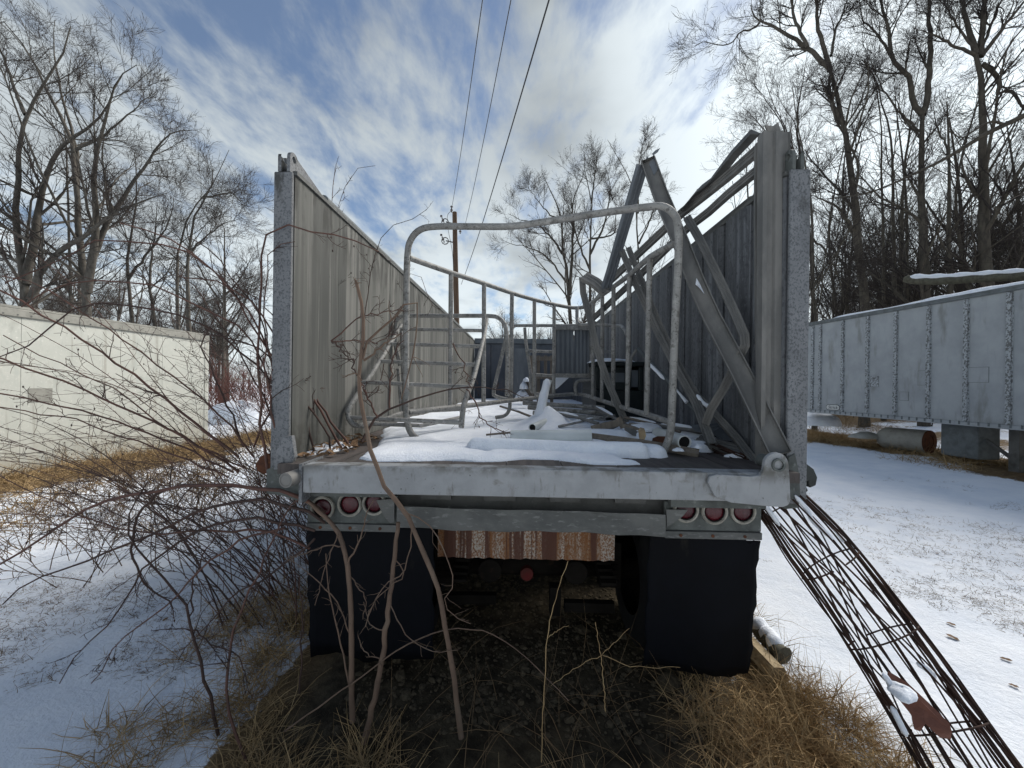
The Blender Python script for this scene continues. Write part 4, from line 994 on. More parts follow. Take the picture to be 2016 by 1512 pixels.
for i in range(NR):
    ph = (2 * PI * i / NR) + .42 * math.sin(2 * (2 * PI * i / NR)) * -1 + rgc.normal(0, .05); tw = (-.35 + rgc.normal(0, .08)) if i % 4 else rgc.choice([-3.2, -2.6]); jj = rgc.normal(0, .008); w1 = rgc.uniform(0, 6)
    k0 = rgc.integers(0, 5); pts = [Vector(ringpt(ph + tw * s_[k] + .05 * math.sin(s_[k] * 9 + w1), k, jj)) for k in range(int(k0), 40)]
    b = MB(); b.tube(pts, rgc.choice([.0036, .0045, .0068], p=[.55, .35, .10]), 5); b.build('rod', RUSTROD, t)
for i, k in enumerate((11, 18, 25, 32)):
    b = MB(); a0 = rgc.uniform(0, 6); sk = rgc.uniform(-.9, .9)
    pts = []
    for q in range(17):
        a = a0 + 2 * PI * q / 16 * .93
        kk = int(np.clip(k + sk * math.cos(a + 1), 0, 39)); p_ = ringpt(a, kk, .006)
        kf = np.clip(k + sk * math.cos(a + 1), 0, 38.99); k1 = int(kf); fr_ = kf - k1
        p_ = ringpt(a, k1, .006) * (1 - fr_) + ringpt(a, k1 + 1, .006) * fr_
        pts.append(Vector(p_))
    b.tube(pts, .0036, 5); b.build('hoop', RUSTROD, t)
b = MB()
for l in ([(1498, 985, 2.0), (1512, 1002, 1.99), (1535, 1035, 1.97)], [(1565, 975, 1.98), (1590, 1005, 1.97), (1600, 1025, 1.96), (1640, 1062, 1.93)], [(1738, 1325, 1.6), (1752, 1345, 1.59), (1765, 1370, 1.58)], [(1755, 1390, 1.56), (1770, 1420, 1.54), (1785, 1450, 1.52)],
          [(1805, 1305, 1.66), (1825, 1318, 1.65), (1842, 1335, 1.64)], [(1640, 1040, 1.93), (1662, 1065, 1.92)]):
    b.tube(smooth_path([P(*q) for q in l], 4), [.004] + [.011] * (4 * (len(l) - 1) - 1) + [.004], 8)
tag(b.build('rod_snow', SNOW), 'thin snow strips clinging to the rusty rod cage', 'snow', kind='stuff')
b = MB(); b.prism([P(*q) for q in [(1752, 1335, 1.60), (1790, 1358, 1.57), (1832, 1398, 1.54), (1874, 1440, 1.50), (1872, 1456, 1.50), (1850, 1452, 1.50), (1822, 1425, 1.52), (1812, 1440, 1.52), (1800, 1436, 1.52), (1796, 1410, 1.54), (1768, 1375, 1.57), (1748, 1350, 1.60)]], (.004, .012, .02))
tag(b.build('rusty_board', RUSTWOOD), 'broken red brown board lying in the lower end of the rod cage', 'board')
b = MB(); vs, fs = blob(P(1772, 1362, 1.565) + Vector((0, -.01, .0)), (.045, .05, .03), 9); b.add(vs, fs, True)
tag(b.build('board_snow', SNOW), 'snow patch on the broken board in the rod cage', 'snow')
# ------------------------------------------------------------------ left box trailer (on the ground)
def gh(x, y): return float(ground_h(np.array([x]), np.array([y]))[0])
A = zpt(0, 600, 2.86); B = zpt(410, 660, 2.86)
dL = (B - A).normalized(); A2 = A - dL * 4.5; LB = (B - A2).length; nL = Vector((dL.y, -dL.x, 0))
def lp_(s, z, off=0): 
    q = A2 + dL * s + nL * off; return Vector((q.x, q.y, z))
t = thing('box_trailer', 'cream white box trailer body resting on the ground at the left', 'box trailer', (A2.x, A2.y + 3, 0))
def lbox(b, s0, s1, o0, o1, z0, z1):
    c = (lp_(s0, z0, o0) + lp_(s1, z1, o1)) / 2; b.obox(c, (dL, nL, Vector((0, 0, 1))), (abs(s1 - s0) / 2, abs(o1 - o0) / 2, abs(z1 - z0) / 2))
b = MB(); lbox(b, 0, LB, -2.45, -.04, -.1, 2.80); b.build('body', BOXW, t)
n = 7
for k in range(n):
    b = MB(); lbox(b, LB * k / n + .002, LB * (k + 1) / n - .002, -.038, -.0 - .002 * (k % 2), -.1, 2.70); b.build('side_panel', BOXW, t)
b = MB(); lbox(b, -.01, LB + .015, -2.46, .022, 2.84, 2.88); b.build('roof', BOXRAIL, t)
b = MB(); lbox(b, -.01, LB + .012, -.03, .030, 2.70, 2.835); b.build('top_rail', BOXRAIL, t, bevel=.012)
b = MB()
for k in range(int(LB / .17)):
    b.disc(lp_(.1 + k * .17, 2.735, .0305), nL, .012, .004, 8)
b.build('rivet', STEELD, t)['kind'] = 'stuff'
b = MB(); lbox(b, LB - .10, LB + .02, -.06, .012, -.1, 2.69); b.build('corner_post', BOXW, t, bevel=.01)
s_at = lambda px: None
b = MB(); c = P(95, 802, lp_(5, 0).y); sm_ = (c - A2).dot(dL); lbox(b, sm_ - .16, sm_ + .16, .0005, .006, 1.28, 1.52); b.build('patch', BOXRAIL, t)

# ------------------------------------------------------------------ right van trailer
A = P(1595, 810, 11.07); B = P(1975, 841, 7.09)
dV = Vector((B.x - A.x, B.y - A.y, 0)).normalized(); nV = Vector((dV.y, -dV.x, 0))
if nV.x > 0: nV = -nV
ZB, ZH = 1.03, 3.53
A = Vector((A.x, A.y, 0)) - dV * .30
LV = 13.5
def vp(s, z, off=0): 
    q = A + dV * s + nV * off; return Vector((q.x, q.y, z))
def vbox(b, s0, s1, o0, o1, z0, z1):
    c = (vp(s0, z0, o0) + vp(s1, z1, o1)) / 2; b.obox(c, (dV, nV, Vector((0, 0, 1))), (abs(s1 - s0) / 2, abs(o1 - o0) / 2, abs(z1 - z0) / 2))
def s_px(px, z=2.2):       # distance along the van's side of photo column px at height z
    lo, hi = -1, 9.5
    for _ in range(40):
        md = (lo + hi) / 2; q = vp(md, z) - CAM
        x = 1008 + F * q.dot(RT) / q.dot(FW)
        if q.dot(FW) < .1 or x > px: hi = md
        else: lo = md
    return lo
t = thing('van_trailer', 'blue grey ribbed van trailer parked under the wood at the right', 'van trailer', (A.x + 1.2, A.y - 3, 0))
ribs = [s_px(p) for p in (1600, 1615, 1659, 1708, 1763, 1828, 1902, 1987)]
sp = ribs[-1] - ribs[-2]
while ribs[-1] < LV - 1: ribs.append(ribs[-1] + sp)
b = MB(); vbox(b, .02, LV, -2.5, -.03, ZB - .02, ZH - .05); b.build('body', VANP, t)
ed = [.0] + ribs + [LV]
for i in range(len(ed) - 1):
    b = MB(); vbox(b, ed[i] + .004, ed[i + 1] - .004, -.03, .0, ZB + .05, ZH - .07); b.build('side_panel', VANP, t)
for s in ribs:
    b = MB(); vbox(b, s - .05, s + .05, .0, .006, ZB + .06, ZH - .08); vbox(b, s - .032, s + .032, .006, .032, ZB + .06, ZH - .08); b.build('rib', VANPOST, t, bevel=.004)
b = MB(); vbox(b, 0, LV, -.03, .036, ZH - .068, ZH - .01); b.tube([vp(0, ZH - .01, .01), vp(LV, ZH - .01, .01)], .034, 10); b.build('top_rail', VANRAIL, t)
b = MB(); vbox(b, 0, LV, -.03, .034, ZB - .02, ZB + .055); b.build('bottom_rail', VANP, t, bevel=.006)
b = MB()
k = .06
while k < 7.6:
    vbox(b, k, k + .028, .0342, .040, ZB + .005, ZB + .07); k += .145
b.build('rail_clip', VANRAIL, t)['kind'] = 'stuff'
b = MB(); vbox(b, 0, LV, -2.5, -.03, ZH - .048, ZH - .005); b.build('roof', VANRAIL, t)
for px, py, w_, h_, m_ in ((1722, 751, .19, .24, VANPOST), (1781, 780, .17, .18, VANP), (1817, 744, .17, .30, VANP), (1926, 738, .30, .28, VANP), (1609, 770, .2, .35, VANP)):
    s = s_px(px); Yp = vp(s, 0).y; z = P(px, py, Yp).z
    b = MB(); vbox(b, s - w_ / 2 - .006, s + w_ / 2 + .006, .0005, .003, z - h_ / 2 - .006, z + h_ / 2 + .006); pt = b.build('repair_patch', VANRAIL, t)
    b = MB(); vbox(b, s - w_ / 2, s + w_ / 2, .0032, .006, z - h_ / 2, z + h_ / 2); b.build('patch_sheet', m_, pt)
# maker's badge near the rear lower corner
s = s_px(1641); Yp = vp(s, 0).y; zb_ = P(1641, 802, Yp).z
def pill(w, h, off, d):
    pl = []
    for a in np.linspace(-PI / 2, PI / 2, 8): pl.append(vp(s + w / 2 - h / 2 + h / 2 * math.cos(a), zb_ + h / 2 * math.sin(a), off))
    for a in np.linspace(PI / 2, 1.5 * PI, 8): pl.append(vp(s - w / 2 + h / 2 + h / 2 * math.cos(a), zb_ + h / 2 * math.sin(a), off))
    b = MB(); b.prism(pl, nV * d); return b
bd = pill(.40, .15, .001, .006).build('badge', INK, t)
pill(.37, .125, .0072, .003).build('badge_face', PLATEW, bd)
fc = bpy.data.curves.new('badge_text', 'FONT'); fc.body = 'Strick'; fc.size = .115; fc.align_x = 'CENTER'; fc.align_y = 'CENTER'; fc.extrude = .0012; fc.shear = .25
tmp = bpy.data.objects.new('badge_text', fc); COL.objects.link(tmp)
tm = Matrix((dV, Vector((0, 0, 1)), nV)).transposed().to_4x4()
if tm.to_3x3().determinant() < 0: tm = Matrix((-dV, Vector((0, 0, 1)), nV)).transposed().to_4x4()
tm.translation = vp(s, zb_, .0115)
me = bpy.data.meshes.new_from_object(tmp.evaluated_get(bpy.context.evaluated_depsgraph_get()))
bpy.data.objects.remove(tmp); me.transform(tm); me.materials.clear(); me.materials.append(INK)
link(bpy.data.objects.new('badge_lettering', me), bd)
# snow along the roof edge
b = MB(); pts = []; rs = []
for k in range(60):
    s_ = .4 + k * .16; q = fbm(np.array([s_]), np.array([2.0]), 2.4, 71)[0]
    pts.append(vp(s_, ZH + .02, -.06)); rs.append(max(.006, (.035 + .045 * q + .03 * min(s_ / 4, 1)) * (1 if s_ > .9 else .4)))
b.tube(pts, rs, 8); tag(b.build('roof_snow', SNOW), 'thin snow along the roof edge of the right van trailer', 'snow', kind='stuff')
# landing gear
sg = s_px(1838)
b = MB(); vbox(b, sg - .05, sg + .55, -.75, -.25, .35, ZB - .03); b.build('gear_box', VANRAIL, t, bevel=.02)
sl_ = s_px(1962)
for off in (-.45, -1.95):
    b = MB(); vbox(b, sl_ - .07, sl_ + .07, off - .07, off + .07, .20, ZB - .02); lg = b.build('landing_leg', STEELD, t)
    b = MB(); vbox(b, sl_ - .16, sl_ + .16, off - .14, off + .14, .17, .20); b.build('foot', STEELD, lg)
    b = MB(); b.bar(vp(sl_ - .07, .45, off), vp(sl_ - .75, ZB - .03, off), .05, .05); b.build('brace', STEELD, t)
    b = MB(); b.bar(vp(sl_ + .07, .45, off), vp(sl_ + .75, ZB - .03, off), .05, .05); b.build('brace', STEELD, t)
b = MB(); b.bar(vp(sg + .5, ZB - .05, -.5), vp(sg + .1, .30, -.5), .05, .05); b.build('brace', STEELD, t)
# tank
t2 = thing('storage_tank', 'pale rusty cylindrical tank lying under the right van trailer', 'tank', P(1790, 890, 9.6))
ta, tb = P(1748, 862, 9.7), P(1828, 870, 9.0)
dd = (tb - ta).normalized(); prof = [(-.20, .01), (-.19, .08), (-.15, .17), (-.08, .235), (0, .265)]
pts = [ta + dd * x for x, r in prof] + [tb]; b = MB(); b.tube(pts, [r for x, r in prof] + [.265], 24); b.build('tank_body', TANKM, t2)
b = MB(); b.ring(tb + dd * .002, dd, .14, .262, .03, 24); b.disc(tb + dd * .004, dd, .13, .02, 20); b.build('tank_end', RUST, t2)
b = MB(); b.add(*blob(P(1705, 862, 9.9), (.35, .25, .15), 31), smooth=True); o = b.build('stone_lump', TANKM); tag(o, 'low pale lump on the snow left of the tank', 'stone')
b = MB(); b.add(*blob(P(1608, 836, 11.6), (.55, .5, .36), 33), smooth=True); tag(b.build('snow_heap', SNOW), 'snow covered heap beyond the rear end of the right van trailer', 'snow heap')
b = MB(); b.add(*blob(P(468, 835, 14.5), (1.15, 1.0, .85), 35), smooth=True); tag(b.build('snow_heap', SNOW), 'rounded snow heap between the left box trailer and the dump trailer', 'snow heap')

# ------------------------------------------------------------------ utility pole and wires
YP = 20.0
a = P(904, 690, YP); a.z = 0; c = P(895, 418, YP)
t = thing('utility_pole', 'brown timber utility pole beyond the dump trailer', 'utility pole', a)
b = MB(); b.tube([a, a.lerp(c, .5), c], [.17, .145, .12], 12); b.build('post', POLEM, t)
for y in (441, 478):
    q = P(896, y, YP); l = P(878, y - 4, YP)
    b = MB(); b.bar(q, l, .05, .05); br_ = b.build('bracket', STEELD, t)
    b = MB()
    for k in range(4): b.tube([l + Vector((-.10 - .05 * k, 0, -.10 + .12 * k)), l + Vector((-.10 - .05 * k, 0, -.02 + .12 * k))], .06 if k % 2 else .03, 8)
    b.ring(l + Vector((-.05, 0, 0)), (0, 1, 0), .16, .20, .04, 10); b.build('insulator', PORC, br_)
for px, py in ((889, 418), (906, 460)):
    b = MB(); q = P(px, py, YP)
    for k in range(4): b.tube([q + Vector((0, 0, .09 * k)), q + Vector((0, 0, .09 * k + .05))], .07 if k % 2 else .035, 8)
    b.build('insulator', PORC, t)
b = MB(); b.tube(smooth_path([P(888, 415, YP), P(881, 425, YP), P(882, 450, YP), P(891, 500, YP - .1), P(893, 560, YP)], 5), .012, 5); b.build('jumper_wire', WIREM, t)
for i, (a_, c_, rr_, lab) in enumerate((((889, 412, YP), (950, 0, 8.3), .011, 'leftmost thin overhead wire running from the pole top'), ((914, 450, YP), (1006, 0, 8.0), .011, 'middle thin overhead wire above the pole'), ((908, 560, YP), (1081, 0, 5.4), .013, 'thickest overhead wire, rightmost of the three'))):
    p0, p1 = P(*a_), P(*c_); p2 = p1 + (p1 - p0) * 1.5; p2.z = p1.z + .3
    n = 24; pts = []
    for k in range(n + 1):
        u = k / n; v = 2 * u
        q = p0.lerp(p1, v) if v <= 1 else p1.lerp(p2, v - 1)
        pts.append(q + Vector((0, 0, -.25 * math.sin(PI * min(v, 1)))))
    b = MB(); b.tube(pts, rr_, 5); tag(b.build('power_wire', WIREM), lab, 'wire', 'overhead wires')

# ------------------------------------------------------------------ bare trees
def limb_tree(name, label, limbs, Y, seed, bark, twig, group=None, jit=.015, dens=(9, 8, 6, 3), base=True, crown_scale=1.0, sides0=10, tminA=.22, up=.06, lmin=.5):
    """limbs: (pixel points [(x, y[, dY])], r0, r1)"""
    rng = np.random.default_rng(seed); L3 = []
    for j, (pp, r0, r1) in enumerate(limbs):
        pts = []; off = rng.uniform(-.06, .06) if j else 0.0
        n_ = len(pp)
        for i, q in enumerate(pp):
            dy = q[2] if len(q) > 2 else off * Y * (i / max(n_ - 1, 1))
            pts.append(P(q[0], q[1], Y + dy))
        if j == 0 and base:
            g0 = pts[0].copy(); g0.z = gh(g0.x, g0.y) - .1; pts = [g0] + pts if g0.z < pts[0].z - .2 else pts
        L3.append(resample(pts, [r0 * .70, (r0 * .70 + r1) * .42, max(r1 * .35, .008)], 16))
    P0 = np.stack([l[0] for l in L3]); P0[:, 1:-1] += rng.normal(0, jit * Y / 14, P0[:, 1:-1].shape); R_ = np.stack([l[1] for l in L3])
    if base: R_[0, 0] *= 1.25
    return grown(name, label, P0, R_, rng, bark, twig, group, dens, sides0, tminA, up, lmin)
def grown(name, label, P0, R_, rng, bark, twig, group, dens, sides0=10, tminA=.22, up=.06, lmin=.5):
    P1, R1 = spawn(P0, R_, rng, dens[0], tminA, .98, .72, .42, 8, .11, up * 1.6, .48, .006, .3, lmin * 2.2)
    P2, R2 = spawn(P1, R1, rng, dens[1], .12, .98, .62, .52, 6, .11, up * 1.4, .62, .0045, .4, lmin * 1.3)
    P3, R3 = spawn(P2, R2, rng, max(dens[2] - 1, 3), .1, 1.0, .62, .60, 4, .11, up * 1.4, .6, .0036, .5, lmin * .8)
    gs, sd = [(P2, R2), (P3, R3)], [4, 3]
    if dens[3]:
        P4, R4 = spawn(P3, R3, rng, dens[3], .15, 1.0, .6, .7, 3, .10, up, .75, .0038, .7, lmin * .5); gs.append((P4, R4)); sd.append(1)
    V, Q = tubes_arrays([(P0, R_), (P1, R1)], [sides0, 6])
    Vc, Qc = tubes_arrays(gs, sd)
    root = thing(name, label, 'tree', tuple(P0[0, 0]), group)
    obj_arrays('trunk', V, Q, bark, root); obj_arrays('crown', Vc, Qc, twig, root)
    return root
YL = 13.5
limb_tree('bare_tree', 'forked grey tree at the far left edge behind the cream box trailer', [
    ([(50, 600), (50, 575), (44, 520), (35, 480), (31, 417), (38, 312), (52, 226), (83, 174), (115, 120), (139, 52)], .24, .05),
    ([(52, 560), (60, 512), (68, 462), (76, 410), (97, 330), (132, 278), (194, 236), (240, 150)], .20, .035),
    ([(60, 590), (74, 549), (109, 504), (139, 482), (162, 468), (235, 415), (330, 380)], .17, .03),
    ([(50, 226), (30, 180), (10, 120), (-15, 60)], .09, .03)], YL, 101, BARKL, TWIG, dens=(10, 8, 7, 2))
limb_tree('bare_tree', 'tallest grey tree of the left group with its stem splitting low', [
    ([(172, 640), (171, 600), (168, 549), (161, 512), (154, 462), (153, 400), (139, 278), (94, 180), (52, 97), (7, 42)], .24, .04),
    ([(172, 575), (176, 540), (183, 507), (190, 450), (184, 347), (205, 243), (229, 163), (269, 128)], .20, .03),
    ([(184, 505), (208, 444), (250, 378), (288, 323), (333, 264), (378, 257)], .15, .03),
    ([(153, 400), (150, 300), (120, 180), (105, 95), (108, 40)], .10, .025),
    ([(140, 300), (200, 270), (270, 210), (300, 180)], .08, .02)], YL + .6, 102, BARKL, TWIG, dens=(9, 8, 7, 2))
limb_tree('bare_tree', 'straight slim grey stem between the two forked trees at the left', [([(139, 640), (138, 590), (136, 475), (134, 400), (130, 300), (128, 200), (140, 110)], .11, .025)], YL + 2, 103, BARKL, TWIG, dens=(14, 8, 6, 2))
limb_tree('bare_tree', 'crooked pale grey tree behind the far part of the cream box trailer', [
    ([(262, 660), (258, 624), (253, 562), (248, 512), (262, 440), (270, 380), (265, 300)], .16, .035),
    ([(253, 550), (290, 500), (330, 440), (345, 380)], .09, .02), ([(307, 660), (300, 600), (295, 549), (302, 480), (310, 400)], .12, .025)], YL + 3.5, 104, BARKL, TWIG, dens=(10, 8, 7, 2))
limb_tree('bare_tree', 'twin stemmed tree with a rounded crown at the right end of the left group', [
    ([(352, 680), (352, 629), (348, 537), (350, 487), (347, 514), (368, 434), (417, 365), (434, 330), (451, 295)], .13, .02),
    ([(375, 680), (372, 636), (370, 524), (377, 455), (378, 430), (405, 390), (420, 350), (412, 310)], .13, .02),
    ([(372, 500), (400, 470), (440, 440), (480, 430)], .06, .015), ([(400, 390), (450, 380), (480, 400)], .06, .015), ([(375, 610), (420, 590), (450, 585), (490, 575)], .07, .02)], YL + 1.5, 105, BARKL, TWIG, dens=(9, 8, 7, 2))
# right wood
YRt = 15.0
limb_tree('bare_tree', 'large dark forked tree leaning left above the rear of the right van trailer', [
    ([(1704, 640), (1698, 560), (1694, 521), (1684, 417), (1670, 295), (1663, 250), (1649, 194), (1639, 149), (1632, 132)], .22, .15),
    ([(1632, 132), (1594, 97), (1559, 76), (1517, 49), (1490, 38), (1478, 10)], .13, .05),
    ([(1497, 42), (1480, 58), (1455, 66), (1440, 85), (1417, 90), (1390, 82), (1368, 90)], .055, .012),
    ([(1590, 92), (1566, 42), (1557, 0), (1545, -60)], .09, .04), ([(1634, 140), (1628, 111), (1611, 52), (1608, 0), (1600, -70)], .12, .05),
    ([(1636, 110), (1645, 60), (1663, 17), (1675, -40)], .07, .03), ([(1663, 250), (1645, 220), (1638, 205), (1634, 180), (1632, 150)], .11, .08),
    ([(1684, 455), (1672, 440), (1646, 406), (1611, 389), (1590, 382)], .08, .03), ([(1672, 250), (1700, 210), (1735, 165), (1790, 130)], .05, .02)], YRt, 201, BARKR, TWIGD, dens=(9, 8, 6, 2), tminA=.2)
limb_tree('bare_tree', 'tall dark tree forking into two stems left of the snapped trunk', [
    ([(1822, 640), (1820, 560), (1819, 521), (1816, 382), (1814, 278), (1816, 226)], .22, .17),
    ([(1816, 226), (1795, 194), (1792, 156), (1757, 115), (1747, 52), (1733, 0), (1725, -60)], .13, .05),
    ([(1816, 226), (1825, 191), (1832, 104), (1830, 0), (1828, -80)], .14, .06), ([(1757, 115), (1730, 70), (1700, 40), (1690, -10)], .07, .02),
    ([(1814, 260), (1780, 230), (1740, 180), (1710, 110)], .06, .02)], YRt - .5, 202, BARKR, TWIGD, dens=(10, 8, 6, 2), tminA=.2)
limb_tree('bare_tree', 'thick dark tree near the right edge fanning into many upright limbs', [
    ([(1952, 620), (1945, 560), (1941, 521), (1938, 399), (1934, 278), (1932, 139), (1920, 104)], .26, .17),
    ([(1922, 108), (1905, 50), (1896, 0), (1885, -80)], .12, .05), ([(1930, 110), (1935, 50), (1938, 0), (1945, -80)], .12, .05), ([(1932, 112), (1975, 55), (2007, 14), (2050, -30)], .10, .04),
    ([(1920, 108), (1880, 90), (1837, 69), (1800, 55)], .08, .02), ([(1934, 125), (1962, 149), (1968, 165), (1962, 185), (1980, 180), (1997, 181), (2016, 215), (2040, 230)], .10, .06),
    ([(1928, 105), (1955, 40), (1970, 0), (1985, -60)], .07, .03), ([(1920, 100), (1870, 30), (1850, -30)], .06, .02)], YRt - 1.5, 203, BARKR, TWIGD, dens=(9, 8, 6, 2), tminA=.25)
limb_tree('snapped_tree', 'straight reddish grey trunk snapped off at the top between two tall trees', [
    ([(1872, 640), (1870, 560), (1868, 450), (1868, 347), (1866, 260), (1864, 200)], .16, .055), ([(1868, 255), (1885, 270), (1895, 285)], .04, .015), ([(1868, 300), (1845, 250), (1838, 215)], .05, .02)], YRt - .8, 204, BARKR, TWIGD, dens=(5, 5, 4, 0))
limb_tree('bare_tree', 'slim dark tree standing closest to the right trailer wall', [
    ([(1606, 660), (1603, 600), (1601, 521), (1600, 434), (1587, 330), (1570, 250), (1560, 170)], .11, .03), ([(1601, 470), (1630, 500), (1655, 560), (1662, 600)], .05, .03)], YRt - 1, 205, BARKR, TWIGD, dens=(12, 8, 6, 2))
limb_tree('bare_tree', 'pair of slim dark stems between the leaning tree and the tall fork', [
    ([(1742, 640), (1740, 580), (1738, 521), (1737, 400), (1736, 278), (1727, 174), (1700, 120)], .11, .03), ([(1762, 640), (1761, 580), (1760, 521), (1757, 400), (1755, 278), (1740, 220), (1722, 150), (1690, 110)], .12, .03),
    ([(1772, 521), (1778, 380), (1790, 260), (1800, 180), (1812, 120)], .10, .03)], YRt + 1.5, 206, BARKR, TWIGD, dens=(11, 8, 6, 2))
limb_tree('bare_tree', 'wide spreading tree behind the top of the right trailer wall', [
    ([(1600, 640), (1596, 500), (1588, 400), (1570, 320), (1555, 270), (1520, 200), (1500, 120)], .14, .02), ([(1585, 380), (1545, 300), (1500, 250), (1460, 210)], .10, .02), ([(1578, 340), (1570, 250), (1580, 160), (1590, 100)], .10, .02),
    ([(1590, 420), (1530, 360), (1480, 300), (1440, 260)], .08, .015), ([(1570, 320), (1530, 230), (1480, 160)], .07, .015)], YRt + 6, 207, BARKR, TWIGD, dens=(10, 8, 7, 2))
b = MB(); b.tube(smooth_path([P(2060, 205, 11), P(2016, 228, 11.2), P(1941, 264, 11.6), P(1872, 306, 12), P(1819, 333, 12.4), P(1715, 378, 13.2), P(1628, 392, 14)], 5), [.085 - .0023 * k for k in range(31)], 8)
b.tube(smooth_path([P(1980, 246, 11.4), P(1950, 240, 11.3), P(1910, 262, 11.3), P(1880, 285, 11.4)], 5), [.04 - .0018 * k for k in range(16)], 6)
b.tube(smooth_path([P(1715, 378, 13.2), P(1690, 365, 13.3), P(1676, 352, 13.4)], 5), .02, 5)
b.tube([P(2060, 205, 11), P(2400, 60, 10)], [.085, .10], 8)
tag(b.build('leaning_branch', BARKR), 'long leaning branch crossing the right wood from the right edge', 'branch')
b = MB(); b.tube(smooth_path([P(1780, 547, 10.8), P(1800, 552, 10.6), P(1850, 553, 10.0), P(1930, 548, 9.2), P(2016, 543, 8.4), P(2150, 540, 7.6), P(2400, 560, 6.6)], 5), [.03] + [.10] * 30, 10)
lg = b.build('fallen_log', MOSS); tag(lg, 'mossy fallen log lying above the roof of the right van trailer', 'log')
b = MB(); b.tube(smooth_path([P(1790, 545, 10.7), P(1850, 545, 10.0), P(1930, 540, 9.2), P(2016, 535, 8.4), P(2150, 531, 7.6)], 6), [.015] + [.07 + .015 * math.sin(k * 1.7) for k in range(24)], 8)
tag(b.build('log_snow', SNOW), 'snow lying along the top of the fallen log', 'snow')
# centre trees
limb_tree('bare_tree', 'broad bare tree right of the utility pole seen above the trailer front', [
    ([(1124, 660), (1121, 597), (1117, 535), (1107, 498), (1104, 424), (1082, 374), (1067, 340)], .24, .04), ([(1121, 580), (1126, 520), (1127, 463), (1128, 400), (1150, 340)], .15, .03),
    ([(1107, 500), (1070, 450), (1020, 430), (1000, 420)], .10, .02), ([(1119, 560), (1070, 500), (1010, 480), (985, 470)], .09, .02), ([(1104, 430), (1080, 420), (1040, 370)], .07, .02)], 22, 301, BARKR, TWIG, dens=(10, 8, 7, 2), lmin=.42)
limb_tree('bare_tree', 'upright forked bare tree left of the pointed bent channel', [
    ([(1160, 660), (1161, 535), (1162, 473), (1164, 399), (1154, 349), (1150, 300)], .19, .03), ([(1162, 470), (1208, 461), (1212, 430), (1215, 390)], .08, .02), ([(1162, 500), (1190, 440), (1200, 370), (1190, 320)], .10, .02),
    ([(1161, 530), (1140, 480), (1128, 430), (1125, 380)], .09, .02), ([(1164, 400), (1172, 340), (1178, 295)], .07, .02)], 21, 302, BARKR, TWIG, dens=(10, 8, 7, 2), lmin=.42)
limb_tree('bare_tree', 'thin open tree rising behind the pointed bent channel', [
    ([(1262, 660), (1258, 560), (1256, 480), (1248, 374), (1218, 312), (1196, 275)], .13, .025), ([(1256, 420), (1258, 344), (1262, 300), (1273, 262)], .07, .02), ([(1258, 480), (1285, 420), (1300, 370)], .07, .02)], 19, 303, BARKR, TWIG, dens=(10, 7, 6, 2), lmin=.3)
# generic prototypes for the wood and the background
def proto(seed, h, r, forks, bark, twig, dens, spread=.25, clear=.3):
    rng = np.random.default_rng(seed); L3 = []
    top = Vector((rng.normal(0, .4), rng.normal(0, .4), h))
    main = [Vector((0, 0, -.3)), Vector((rng.normal(0, .1), rng.normal(0, .1), h * .3)), Vector((rng.normal(0, .25), rng.normal(0, .25), h * .62)), top]
    L3.append(resample(main, [r, r * .16], 14)); mp_ = smooth_path(main, 5)
    for k in range(forks):
        s0 = mp_[int(len(mp_) * rng.uniform(clear, .7))]; a = rng.uniform(0, 2 * PI); ln = h * rng.uniform(.3, .5)
        d = Vector((math.cos(a) * spread * 2, math.sin(a) * spread * 2, 1)).normalized()
        L3.append(resample([s0, s0 + d * ln * .4 + Vector((math.cos(a), math.sin(a), 0)) * .2, s0 + d * ln], [r * .45, r * .08], 14))
    P0 = np.stack([l[0] for l in L3]); R_ = np.stack([l[1] for l in L3])
    return P0, R_, rng
PROTO = []
for i, (h, r, fk, bk, tw, dens) in enumerate(((11, .11, 2, BARKR, TWIGD, (11, 7, 5, 2)), (13, .15, 4, BARKR, TWIGD, (9, 7, 5, 2)), (9, .07, 1, BARKR, TWIGD, (15, 7, 5, 2)), (12, .17, 5, BARKL, TWIG, (8, 7, 6, 2)), (8, .10, 4, BARKL, TWIG, (9, 7, 6, 2)), (13, .085, 0, BARKR, TWIGD, (18, 6, 4, 2)))):
    P0, R_, rng = proto(400 + i, h, r, fk, bk, tw, dens)
    PROTO.append((P0, R_, rng, bk, tw, dens))
def plant(i, first, x, y, sc, label, group):
    c = first if first.get('used') is None else copy_tree(first)
    if first.get('used') is None: first['used'] = 1
    if 'used' in c and c is not first: del c['used']
    c.location = (x, y, gh(x, y)); c.scale = (sc, sc, sc); c.rotation_euler = (0, 0, RND.uniform(0, 6.28))
    c['label'] = label; c['group'] = group
    return c
FIRST = []
for (P0, R_, rng, bk, tw, dens) in PROTO:
    FIRST.append(grown('bare_tree', 'bare tree', P0, R_, rng, bk, tw, 'trees', dens, sides0=8))
R2 = random.Random(77)
for k in range(85):                                                    # the wood on the slope
    px = R2.uniform(1440, 2090); Y = R2.uniform(17, 42); i = R2.choice([0, 1, 2, 2, 5, 5, 5])
    q = P(px, 600, Y); plant(i, FIRST[i], q.x, q.y, R2.uniform(.75, 1.25), 'slender dark bare tree on the wooded slope behind the right van trailer', 'trees of the wood behind the right trailer')
for k in range(26):
    px = R2.uniform(-120, 470); Y = R2.uniform(17, 34); i = R2.choice([3, 4, 4])
    q = P(px, 600, Y); plant(i, FIRST[i], q.x, q.y, R2.uniform(.7, 1.0), 'bare grey tree in the second row behind the cream box trailer', 'trees of the second row at the left')
